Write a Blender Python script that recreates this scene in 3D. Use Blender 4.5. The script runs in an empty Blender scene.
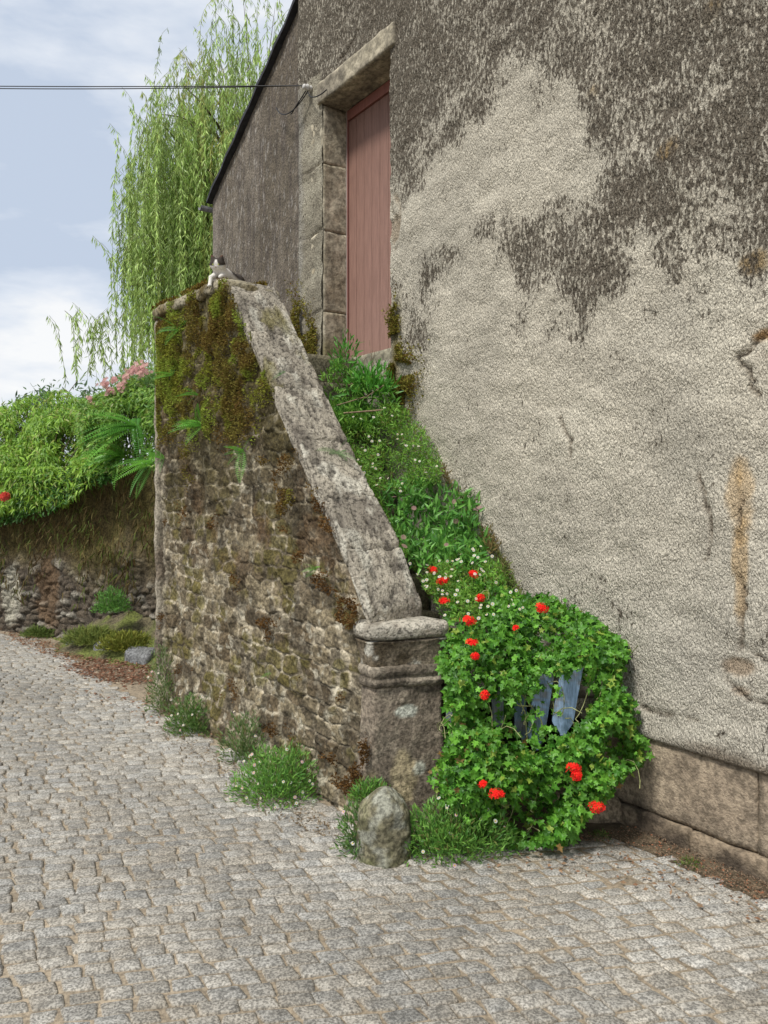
import bpy, bmesh, math, random
import numpy as np
from mathutils import Vector, Matrix
C = bpy.context.scene
rng = np.random.default_rng(7)
random.seed(7)

# ------------------------------------------------------------------ camera, sky, sun, exposure
F_PX, HORIZON, EYE = 790.0, 490.0, 1.6
cam_data = bpy.data.cameras.new('camera'); cam = bpy.data.objects.new('camera', cam_data)
C.collection.objects.link(cam); C.camera = cam
cam.location = (0, 0, EYE); cam.rotation_euler = (math.radians(90), 0, 0)
cam_data.sensor_fit = 'VERTICAL'; cam_data.sensor_height = 24; cam_data.lens = F_PX/1024*24
cam_data.shift_y = -(512-HORIZON)/1024
cam_data.clip_start = 0.05; cam_data.clip_end = 2000

SUN_EL, SUN_AZ = 56, 222            # sun: height and compass angle (from +Y, clockwise)
W = bpy.data.worlds.new('World'); C.world = W; W.use_nodes = True
nt = W.node_tree; nt.nodes.clear(); N = nt.nodes; L = nt.links
out = N.new('ShaderNodeOutputWorld'); bg = N.new('ShaderNodeBackground'); bg.inputs['Strength'].default_value = 0.088
sky = N.new('ShaderNodeTexSky'); sky.sky_type = 'NISHITA'; sky.sun_disc = False
sky.sun_elevation = math.radians(SUN_EL); sky.sun_rotation = math.radians(SUN_AZ)
tc = N.new('ShaderNodeTexCoord'); mp = N.new('ShaderNodeMapping'); mp.inputs['Scale'].default_value = (1.5, 1.5, 4.4)
mp.inputs['Location'].default_value = (0.35, 0.1, 0.75)
n1 = N.new('ShaderNodeTexNoise'); n1.inputs['Scale'].default_value = 1.9; n1.inputs['Detail'].default_value = 6; n1.inputs['Roughness'].default_value = .56
r1 = N.new('ShaderNodeValToRGB')
e = r1.color_ramp.elements
e[0].position = .40; e[0].color = (5.4, 6.2, 7.5, 1); e[1].position = .60; e[1].color = (9.3, 9.35, 9.4, 1)
m = e.new(.5); m.color = (7.2, 7.75, 8.6, 1)
mx = N.new('ShaderNodeMix'); mx.data_type = 'RGBA'; mx.inputs['Factor'].default_value = .92
L.new(tc.outputs['Generated'], mp.inputs['Vector']); L.new(mp.outputs['Vector'], n1.inputs['Vector'])
L.new(n1.outputs['Fac'], r1.inputs['Fac']); L.new(sky.outputs['Color'], mx.inputs['A']); L.new(r1.outputs['Color'], mx.inputs['B'])
L.new(mx.outputs['Result'], bg.inputs['Color']); L.new(bg.outputs['Background'], out.inputs['Surface'])

sd = bpy.data.lights.new('sun', 'SUN'); sun = bpy.data.objects.new('sun', sd); C.collection.objects.link(sun)
sd.energy = 3.3; sd.angle = math.radians(10); sd.color = (1, .965, .91)
az, el = math.radians(SUN_AZ), math.radians(SUN_EL)
to_sun = Vector((math.sin(az)*math.cos(el), math.cos(az)*math.cos(el), math.sin(el)))
sun.rotation_euler = to_sun.to_track_quat('Z', 'Y').to_euler()
C.view_settings.view_transform = 'Standard'; C.view_settings.look = 'None'
C.view_settings.exposure = 0.29; C.view_settings.gamma = 1
C.cycles.use_denoising = True
C.cycles.max_bounces = 6; C.cycles.diffuse_bounces = 3; C.cycles.transmission_bounces = 3; C.cycles.glossy_bounces = 2

# ------------------------------------------------------------------ noise
def hash3(i, j, k, seed):
    h = (i.astype(np.uint32)*np.uint32(374761393)) ^ (j.astype(np.uint32)*np.uint32(668265263)) ^ (k.astype(np.uint32)*np.uint32(2147483647-58)) ^ np.uint32((seed*2654435761) & 0xffffffff)
    h = (h ^ (h >> np.uint32(13))) * np.uint32(1274126177)
    h = (h ^ (h >> np.uint32(15))) * np.uint32(2246822519)
    return ((h ^ (h >> np.uint32(16))) & np.uint32(0xffffff)).astype(np.float64)/0xffffff
def vnoise(p, seed=0):
    p = np.asarray(p, float); f = np.floor(p); u = p-f; u = u*u*(3-2*u)
    i, j, k = [f[:, a].astype(np.int64) for a in range(3)]
    r = 0
    for a in (0, 1):
        for b in (0, 1):
            for c in (0, 1):
                w = (u[:, 0] if a else 1-u[:, 0])*(u[:, 1] if b else 1-u[:, 1])*(u[:, 2] if c else 1-u[:, 2])
                r = r + w*hash3(i+a, j+b, k+c, seed)
    return r
def fbm(p, scale=1., octv=4, seed=0, gain=.5):
    p = np.asarray(p, float)*scale; s = 0; a = 1; t = 0
    for o in range(octv):
        s = s + a*vnoise(p+o*17.3, seed+o); t += a; a *= gain; p = p*2.03
    return s/t                                   # 0..1
def sstep(a, b, x):
    t = np.clip((x-a)/(b-a), 0, 1); return t*t*(3-2*t)
def lerp(a, b, f):
    f = np.asarray(f)[..., None] if np.ndim(f) and np.ndim(a) <= 2 else f
    return np.asarray(a, float)*(1-f)+np.asarray(b, float)*f
def mixc(col, c, f): return col*(1-f[:, None])+np.asarray(c)[None, :]*f[:, None]

# ------------------------------------------------------------------ mesh helpers
def prop(o, label=None, cat=None, group=None, kind=None):
    if label: o['label'] = label
    if cat: o['category'] = cat
    if group: o['group'] = group
    if kind: o['kind'] = kind
    return o
def np_mesh(name, V, faces, mat, parent=None, col=None, attrs=None, smooth=True, loc=None):
    """faces: array (n,k) or a list of such arrays"""
    V = np.asarray(V, float)
    if loc is not None: V = V-np.asarray(loc)
    if not isinstance(faces, list): faces = [faces]
    faces = [np.asarray(f, np.int64) for f in faces if len(f)]
    me = bpy.data.meshes.new(name)
    me.vertices.add(len(V)); me.vertices.foreach_set('co', V.astype(np.float32).ravel())
    li = np.concatenate([f.ravel() for f in faces]).astype(np.int32)
    tot = np.concatenate([np.full(len(f), f.shape[1]) for f in faces]).astype(np.int32)
    st = np.concatenate([[0], np.cumsum(tot)[:-1]]).astype(np.int32)
    me.loops.add(len(li)); me.loops.foreach_set('vertex_index', li)
    me.polygons.add(len(tot)); me.polygons.foreach_set('loop_start', st); me.polygons.foreach_set('loop_total', tot)
    me.polygons.foreach_set('use_smooth', np.full(len(tot), smooth))
    if col is not None:
        col = np.asarray(col, float)
        if col.ndim == 1: col = np.tile(col, (len(V), 1))
        a = me.color_attributes.new('col', 'FLOAT_COLOR', 'POINT')
        a.data.foreach_set('color', np.c_[np.clip(col, 0, 1), np.ones(len(V))].astype(np.float32).ravel())
    for k, v in (attrs or {}).items():
        a = me.attributes.new(k, 'FLOAT', 'POINT'); a.data.foreach_set('value', np.asarray(v, np.float32))
    me.update(calc_edges=True); me.validate()
    me.materials.append(mat)
    o = bpy.data.objects.new(name, me); C.collection.objects.link(o)
    if parent: o.parent = parent
    if loc is not None and not parent: o.location = loc
    return o
def empty(name, loc, rz=0):
    o = bpy.data.objects.new(name, None); C.collection.objects.link(o); o.location = loc; o.rotation_euler = (0, 0, rz)
    o.empty_display_size = .1
    return o
def grid_faces(nu, nv):
    a = (np.arange(nu-1)[:, None]*nv+np.arange(nv-1)[None, :]).ravel()
    return np.c_[a, a+nv, a+nv+1, a+1]
def merge(parts):
    """[(V, F)] -> V, [F...] grouped by face size"""
    Vs, Fs, n = [], {}, 0
    for V, F in parts:
        for f in (F if isinstance(F, list) else [F]):
            f = np.asarray(f); Fs.setdefault(f.shape[1], []).append(f+n)
        Vs.append(V); n += len(V)
    return np.concatenate(Vs), [np.concatenate(f) for f in Fs.values()]
def box_grid(lo, hi, res, rad=.01):
    """closed box with gridded, rounded faces"""
    lo, hi = np.array(lo, float), np.array(hi, float); parts = []
    for ax in range(3):
        u, v = (ax+1) % 3, (ax+2) % 3
        nu, nv = max(2, int((hi[u]-lo[u])/res)+2), max(2, int((hi[v]-lo[v])/res)+2)
        U, Vv = np.meshgrid(np.linspace(lo[u], hi[u], nu), np.linspace(lo[v], hi[v], nv), indexing='ij')
        for side in (0, 1):
            P = np.zeros((nu*nv, 3)); P[:, u] = U.ravel(); P[:, v] = Vv.ravel(); P[:, ax] = (hi if side else lo)[ax]
            f = grid_faces(nu, nv)
            if not side: f = f[:, ::-1]
            parts.append((P, f))
    V, F = merge(parts)
    if rad > 0:
        inner = np.clip(V, lo+rad, hi-rad); d = V-inner; n = np.linalg.norm(d, axis=1, keepdims=True)
        V = np.where(n > 0, inner+d/np.maximum(n, 1e-9)*rad, V)
    return V, F[0]
def weld(V, F, eps=1e-5):
    key = np.round(V/eps).astype(np.int64); _, idx, inv = np.unique(key, axis=0, return_index=True, return_inverse=True)
    inv = inv.ravel(); F2 = inv[F]
    ok = np.array([len(set(r)) == len(r) for r in F2]) if len(F2) < 60000 else np.ones(len(F2), bool)
    return V[idx], F2[ok]
def rock(lo, hi, res=.02, rad=.012, amp=.006, sc=14, seed=0, big=.0):
    V, F = weld(*box_grid(lo, hi, res, rad))
    d = np.stack([fbm(V, sc, 4, seed+9*a)-.5 for a in range(3)], 1)*2*amp
    if big: d += np.stack([fbm(V, 3.5, 2, seed+50+9*a)-.5 for a in range(3)], 1)*2*big
    return V+d, F
def tube(pts, radii, n=6, cap=True):
    pts = np.asarray(pts, float); k = len(pts); radii = np.broadcast_to(radii, k)
    T = np.gradient(pts, axis=0); T /= np.linalg.norm(T, axis=1, keepdims=True)+1e-9
    up = np.array([0, 0, 1.]); V = []
    for i in range(k):
        a = np.cross(T[i], up)
        if np.linalg.norm(a) < .1: a = np.cross(T[i], [1., 0, 0])
        a /= np.linalg.norm(a); b = np.cross(T[i], a)
        th = np.arange(n)*2*math.pi/n
        V.append(pts[i]+radii[i]*(np.cos(th)[:, None]*a+np.sin(th)[:, None]*b))
    V = np.concatenate(V); F = []
    for i in range(k-1):
        for j in range(n):
            F.append((i*n+j, i*n+(j+1) % n, (i+1)*n+(j+1) % n, (i+1)*n+j))
    return V, np.array(F)
def norm(a): return a/(np.linalg.norm(a, axis=-1, keepdims=True)+1e-9)
def scatter(T, pos, d, nrm, sc, col):
    """copies of a leaf template (V along +Y, face +Z)"""
    TV, TF = T; n = len(pos)
    d = norm(np.asarray(d, float)); x = norm(np.cross(d, nrm)); z = np.cross(x, d)
    sc = np.broadcast_to(sc, n)
    V = pos[:, None, :]+sc[:, None, None]*(TV[None, :, 0, None]*x[:, None, :]+TV[None, :, 1, None]*d[:, None, :]+TV[None, :, 2, None]*z[:, None, :])
    F = (TF[None]+(np.arange(n)*len(TV))[:, None, None]).reshape(-1, TF.shape[1])
    return V.reshape(-1, 3), F, np.repeat(col, len(TV), axis=0)
def rdir(n): return norm(rng.normal(size=(n, 3)))
def cols(n, a, b, var=.25, third=None, p=.1):
    f = rng.random(n)[:, None]; c = np.array(a)*(1-f)+np.array(b)*f
    c = c*(1+var*(rng.random(n)[:, None]-.5)*2)
    if third is not None:
        k = rng.random(n) < p; c[k] = np.array(third)*(1+.4*(rng.random(k.sum())[:, None]-.5))
    return np.clip(c, 0.003, 1)
def join_leaves(name, items, mat, parent=None, loc=None, smooth=False):
    Vs, Fs, Cs, n = [], {}, [], 0
    for V, F, c in items:
        Fs.setdefault(F.shape[1], []).append(F+n); Vs.append(V); Cs.append(c); n += len(V)
    return np_mesh(name, np.concatenate(Vs), [np.concatenate(f) for f in Fs.values()], mat, parent, np.concatenate(Cs), smooth=smooth, loc=loc)

# ------------------------------------------------------------------ leaf templates
def lance(w=.12, fold=.04, bend=.12):
    V = np.array([[0, 0, 0], [-w, .4, fold], [w, .4, fold], [0, .42, 0], [-w*.6, .75, fold*.6-bend*.5], [w*.6, .75, fold*.6-bend*.5], [0, .76, -bend*.5], [0, 1, -bend]])
    return V, np.array([[0, 3, 1], [0, 2, 3], [1, 3, 6], [1, 6, 4], [3, 2, 6], [2, 5, 6], [4, 6, 7], [6, 5, 7]])
def star(lobes=5):
    ang = np.radians([-90, -66, -38, -10, 18, 40, 62, 90, 118, 140, 162, 190, 218, 246])
    rad = np.array([.30, .42, .50, .30, .62, .34, .38, .70, .38, .34, .62, .30, .50, .42])
    V = [[0, .45, -.05]]+[[r*math.cos(a), .45+r*math.sin(a), .05*math.cos(3*a)] for a, r in zip(ang, rad)]
    n = len(ang)
    return np.array(V), np.array([[0, 1+i, 1+(i+1) % n] for i in range(n)])
def quad_leaf(w=.25):
    V = np.array([[0, 0, 0], [-w, .5, .05], [0, 1, -.1], [w, .5, .05]]); return V, np.array([[0, 3, 1], [1, 3, 2]])
def blade(w=.06):
    V = np.array([[-w, 0, 0], [w, 0, 0], [-w*.7, .55, .05], [w*.7, .55, .05], [0, 1, -.12]]); return V, np.array([[0, 1, 3], [0, 3, 2], [2, 3, 4]])
def tuft():
    return np.array([[-.35, 0, 0], [.35, 0, 0], [.1, 1, .2]]), np.array([[0, 1, 2]])
def frond(n=16, w=.24, arch=.35):
    V, Fc = [], []
    for i in range(n+1):
        y = i/n; z = -arch*y*y
        if i < n:
            l = w*math.sin(math.pi*(.16+.84*y))**.8*(1-.25*y)
            for s in (-1, 1):
                b = len(V); yy = y+.5/n*(s > 0)*.5
                V += [[0, yy, z], [s*l*.5, yy+.15*l-.012, z+.01], [s*l, yy+.35*l, z-.04*l], [s*l*.5, yy+.15*l+.03, z+.01]]
                Fc += [[b, b+1, b+3], [b+1, b+2, b+3]]
    b = len(V)
    for i in range(6):
        y = i/5; V += [[-.006, y, -arch*y*y+.002], [.006, y, -arch*y*y+.002]]
    for i in range(5): Fc += [[b+2*i, b+2*i+1, b+2*i+3], [b+2*i, b+2*i+3, b+2*i+2]]
    return np.array(V), np.array(Fc)
def daisy():
    V, Fc = [[0, 0, 0.02]], []
    for i in range(11):
        for a, r in ((i*2*math.pi/11-.2, .95), (i*2*math.pi/11+.2, .95)):
            V.append([r*math.cos(a), r*math.sin(a), .12])
        Fc.append([0, 1+2*i, 2+2*i])
    return np.array(V), np.array(Fc)
def disc(r=.38, z=.1):
    V = [[0, 0, z+.12]]+[[r*math.cos(a), r*math.sin(a), z] for a in np.arange(6)*math.pi/3]
    return np.array(V), np.array([[0, 1+i, 1+(i+1) % 6] for i in range(6)])
def floret():
    V, Fc = [[0, 0, 0]], []
    for i in range(5):
        a = i*2*math.pi/5
        for da, r, z in ((-.42, .75, .15), (0, 1, .1), (.42, .75, .15)):
            V.append([r*math.cos(a+da), r*math.sin(a+da), z])
        Fc += [[0, 1+3*i, 2+3*i], [0, 2+3*i, 3+3*i]]
    return np.array(V), np.array(Fc)
T_LANCE, T_STAR, T_QUAD, T_BLADE, T_TUFT, T_FROND = lance(), star(), quad_leaf(), blade(), tuft(), frond()
T_WILLOW = (np.array([[0, 0, 0], [-.065, .45, .02], [0, 1, -.1], [.065, .45, .02]]), np.array([[0, 3, 1], [1, 3, 2]]))

# ------------------------------------------------------------------ materials
def new_mat(name):
    m = bpy.data.materials.new(name); m.use_nodes = True
    b = m.node_tree.nodes['Principled BSDF']; b.inputs['Specular IOR Level'].default_value = .25
    return m, m.node_tree.nodes, m.node_tree.links, b
def speck_mat(name, rough=.9, scale=40, lo=.6, hi=1.4, bump=.4, dist=.01, bscale=None, color=None, stretch=(1, 1, 1), scale2=None, contrast=(.35, .65), detail=6):
    """colour attribute times a two-scale mottling, with bump"""
    m, N, L, b = new_mat(name); b.inputs['Roughness'].default_value = rough
    tc = N.new('ShaderNodeTexCoord'); mp = N.new('ShaderNodeMapping'); mp.inputs['Scale'].default_value = stretch
    L.new(tc.outputs['Object'], mp.inputs['Vector'])
    n = N.new('ShaderNodeTexNoise'); n.inputs['Scale'].default_value = scale; n.inputs['Detail'].default_value = detail; n.inputs['Roughness'].default_value = .62
    L.new(mp.outputs['Vector'], n.inputs['Vector'])
    mr = N.new('ShaderNodeMapRange'); mr.interpolation_type = 'SMOOTHSTEP'
    mr.inputs['From Min'].default_value = contrast[0]; mr.inputs['From Max'].default_value = contrast[1]; mr.inputs['To Min'].default_value = lo; mr.inputs['To Max'].default_value = hi
    L.new(n.outputs['Fac'], mr.inputs['Value'])
    if color is None:
        at = N.new('ShaderNodeAttribute'); at.attribute_name = 'col'; src = at.outputs['Color']
    else:
        at = N.new('ShaderNodeRGB'); at.outputs[0].default_value = (*color, 1); src = at.outputs[0]
    vm = N.new('ShaderNodeVectorMath'); vm.operation = 'SCALE'; L.new(src, vm.inputs[0]); L.new(mr.outputs['Result'], vm.inputs['Scale'])
    last = vm.outputs['Vector']
    if scale2:
        n2 = N.new('ShaderNodeTexNoise'); n2.inputs['Scale'].default_value = scale2; n2.inputs['Detail'].default_value = 4
        L.new(mp.outputs['Vector'], n2.inputs['Vector'])
        m2 = N.new('ShaderNodeMapRange'); m2.inputs['From Min'].default_value = .3; m2.inputs['From Max'].default_value = .7; m2.inputs['To Min'].default_value = .75; m2.inputs['To Max'].default_value = 1.25
        L.new(n2.outputs['Fac'], m2.inputs['Value'])
        v2 = N.new('ShaderNodeVectorMath'); v2.operation = 'SCALE'; L.new(last, v2.inputs[0]); L.new(m2.outputs['Result'], v2.inputs['Scale']); last = v2.outputs['Vector']
    L.new(last, b.inputs['Base Color'])
    if bump:
        nb = N.new('ShaderNodeTexNoise'); nb.inputs['Scale'].default_value = bscale or scale; nb.inputs['Detail'].default_value = 4; nb.inputs['Roughness'].default_value = .6
        L.new(mp.outputs['Vector'], nb.inputs['Vector'])
        bp = N.new('ShaderNodeBump'); bp.inputs['Strength'].default_value = bump; bp.inputs['Distance'].default_value = dist
        L.new(nb.outputs['Fac'], bp.inputs['Height']); L.new(bp.outputs['Normal'], b.inputs['Normal'])
    return m
def leaf_mat(name, trans=.3, rough=.5, spec=.3):
    m, N, L, b = new_mat(name); b.inputs['Roughness'].default_value = rough; b.inputs['Specular IOR Level'].default_value = spec
    at = N.new('ShaderNodeAttribute'); at.attribute_name = 'col'; L.new(at.outputs['Color'], b.inputs['Base Color'])
    tr = N.new('ShaderNodeBsdfTranslucent')
    hs = N.new('ShaderNodeHueSaturation'); hs.inputs['Hue'].default_value = .485; hs.inputs['Value'].default_value = 1.5; L.new(at.outputs['Color'], hs.inputs['Color']); L.new(hs.outputs['Color'], tr.inputs['Color'])
    ms = N.new('ShaderNodeMixShader'); ms.inputs[0].default_value = trans
    L.new(b.outputs[0], ms.inputs[1]); L.new(tr.outputs[0], ms.inputs[2]); L.new(ms.outputs[0], N['Material Output'].inputs['Surface'])
    return m
M_STONE = speck_mat('rubble stone', .95, 55, .55, 1.45, .6, .012, 70, scale2=9)
M_COPING = speck_mat('pitted coping stone', .95, 48, .38, 1.30, 1.0, .018, 52, contrast=(.34, .54), stretch=(1, 1, 1), scale2=8)
M_SETT = speck_mat('granite sett', .85, 120, .55, 1.40, .8, .007, 130, scale2=24, contrast=(.38, .62))
M_SAND = speck_mat('sandy joint', .95, 60, .7, 1.3, .5, .01, 150, scale2=5)
M_PLINTH = speck_mat('cement plinth', .92, 45, .62, 1.3, .9, .010, 85, scale2=6)
M_JAMB = speck_mat('dressed stone', .93, 26, .6, 1.3, .5, .01, 60, scale2=7)
M_SLATE = speck_mat('slate', .6, 20, .7, 1.3, .3, .01, color=(.03, .03, .035))
M_BARK = speck_mat('bark', .95, 20, .6, 1.4, .7, .02, color=(.09, .065, .045))
M_LEAF = leaf_mat('leaf', .3, .45, .35)
M_LEAFDULL = leaf_mat('dull leaf', .25, .7, .15)
M_MOSS = leaf_mat('moss', .2, .9, .05)
M_PETAL = leaf_mat('petal', .25, .6, .1)
M_STEM = speck_mat('stem', .8, 50, .7, 1.3, 0)
M_WIRE = speck_mat('black cable', .5, 50, .8, 1.2, 0, color=(.02, .02, .022))
M_WHITE = speck_mat('porcelain', .35, 50, .9, 1.1, 0, color=(.55, .53, .5))
M_ZINC = speck_mat('grey metal', .5, 40, .7, 1.2, 0, color=(.16, .16, .17))
M_FUR = speck_mat('fur', .9, 160, .8, 1.15, .5, .004, 200)
M_EYE = speck_mat('cat eye', .15, 10, 1, 1, 0, color=(.35, .38, .06))
M_SOIL = speck_mat('earth', .98, 12, .6, 1.3, .5, .03, color=(.11, .085, .055))
M_PAINT = speck_mat('weathered blue paint', .85, 30, .75, 1.2, .4, .004, 60, stretch=(6, 6, .7))
# rough rendered wall: pale mortar, dark lichen wherever the 'lichen' attribute rises through a fine noise
def render_mat(name, bump=1.0):
    m, N, L, b = new_mat(name); b.inputs['Roughness'].default_value = .95; b.inputs['Specular IOR Level'].default_value = .15
    tc = N.new('ShaderNodeTexCoord')
    def mapped(scale, rot=0):
        mp = N.new('ShaderNodeMapping'); mp.inputs['Scale'].default_value = scale; mp.inputs['Rotation'].default_value = (0, rot, 0)
        L.new(tc.outputs['Object'], mp.inputs['Vector']); return mp.outputs['Vector']
    def noise(vec, sc, det, ro=.6):
        n = N.new('ShaderNodeTexNoise'); n.inputs['Scale'].default_value = sc; n.inputs['Detail'].default_value = det; n.inputs['Roughness'].default_value = ro
        L.new(vec, n.inputs['Vector']); return n.outputs['Fac']
    def math_(op, a, b_=None, c=None):
        n = N.new('ShaderNodeMath'); n.operation = op
        for i, v in enumerate((a, b_, c)):
            if v is None: continue
            if isinstance(v, (int, float)): n.inputs[i].default_value = v
            else: L.new(v, n.inputs[i])
        return n.outputs[0]
    def rng_(v, a, b_, c, d):
        n = N.new('ShaderNodeMapRange'); n.interpolation_type = 'SMOOTHSTEP'
        for k, x in zip(('From Min', 'From Max', 'To Min', 'To Max'), (a, b_, c, d)): n.inputs[k].default_value = x
        L.new(v, n.inputs['Value']); return n.outputs['Result']
    at = N.new('ShaderNodeAttribute'); at.attribute_name = 'col'
    li = N.new('ShaderNodeAttribute'); li.attribute_name = 'lichen'
    slant = mapped((1.7, 1, .8), .45)
    nA = noise(slant, 34, 5, .65)
    nB = noise(slant, 80, 3, .6)
    t = math_('MULTIPLY_ADD', math_('SUBTRACT', nA, .5), 3.1, li.outputs['Fac'])
    fac = rng_(t, .38, .66, 0, 1)
    grain = rng_(nB, .33, .67, .68, 1.25)
    sc = N.new('ShaderNodeVectorMath'); sc.operation = 'SCALE'; L.new(at.outputs['Color'], sc.inputs[0]); L.new(grain, sc.inputs['Scale'])
    dark = N.new('ShaderNodeMix'); dark.data_type = 'RGBA'
    dark.inputs['A'].default_value = (.038, .030, .021, 1); dark.inputs['B'].default_value = (.155, .132, .10, 1)
    L.new(rng_(nB, .35, .65, 0, 1), dark.inputs['Factor'])
    mx = N.new('ShaderNodeMix'); mx.data_type = 'RGBA'; L.new(math_('MULTIPLY', fac, .93), mx.inputs['Factor'])
    L.new(sc.outputs['Vector'], mx.inputs['A']); L.new(dark.outputs['Result'], mx.inputs['B'])
    L.new(mx.outputs['Result'], b.inputs['Base Color'])
    vor = N.new('ShaderNodeTexVoronoi'); vor.inputs['Scale'].default_value = 84; vor.feature = 'F1'
    wv = N.new('ShaderNodeVectorMath'); wv.operation = 'MULTIPLY_ADD'; nz_ = N.new('ShaderNodeTexNoise'); nz_.inputs['Scale'].default_value = 40; nz_.inputs['Detail'].default_value = 3
    L.new(tc.outputs['Object'], nz_.inputs['Vector']); L.new(nz_.outputs['Color'], wv.inputs[0]); wv.inputs[1].default_value = (.03, .03, .03); L.new(slant, wv.inputs[2]); L.new(wv.outputs['Vector'], vor.inputs['Vector'])
    h = math_('MULTIPLY_ADD', vor.outputs['Distance'], -.9, math_('MULTIPLY_ADD', nA, .55, math_('MULTIPLY', fac, -.25)))
    bp = N.new('ShaderNodeBump'); bp.inputs['Strength'].default_value = bump; bp.inputs['Distance'].default_value = .0095
    L.new(h, bp.inputs['Height']); L.new(bp.outputs['Normal'], b.inputs['Normal'])
    return m
M_RENDER = render_mat('roughcast render')

# ------------------------------------------------------------------ the place's frames
H0 = np.array([-1.77, 8.03]); dH = np.array([.568, -.823]); iH = np.array([.823, .568]); RZH = math.atan2(-.823, .568)
P0 = np.array([-.057, 3.74]); dP = np.array([-.612, .791]); iP = np.array([.791, .612]); RZP = math.atan2(-.791, .612)
def at(px, py, Y): return np.array([(px-384)/F_PX*Y, Y, EYE-(py-HORIZON)/F_PX*Y])
def on_house(px, py):
    Y = 3.775/((px-384)/F_PX+.69); return (8.03-Y)*1.215, EYE-(py-HORIZON)/F_PX*Y
def on_parapet(px, py):
    Y = 2.834/((px-384)/F_PX+.773); return (Y-3.74)/.791, EYE-(py-HORIZON)/F_PX*Y
def house_x(Y): return 3.775-.69*Y

# ------------------------------------------------------------------ ground and street
prop(np_mesh('ground', [[-300, -300, -.03], [300, -300, -.03], [300, 300, -.03], [-300, 300, -.03]], np.array([[0, 1, 2, 3]]), M_SOIL), kind='structure')
def garden_line(X): return 7.05+(-1.15-X)*.611
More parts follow.
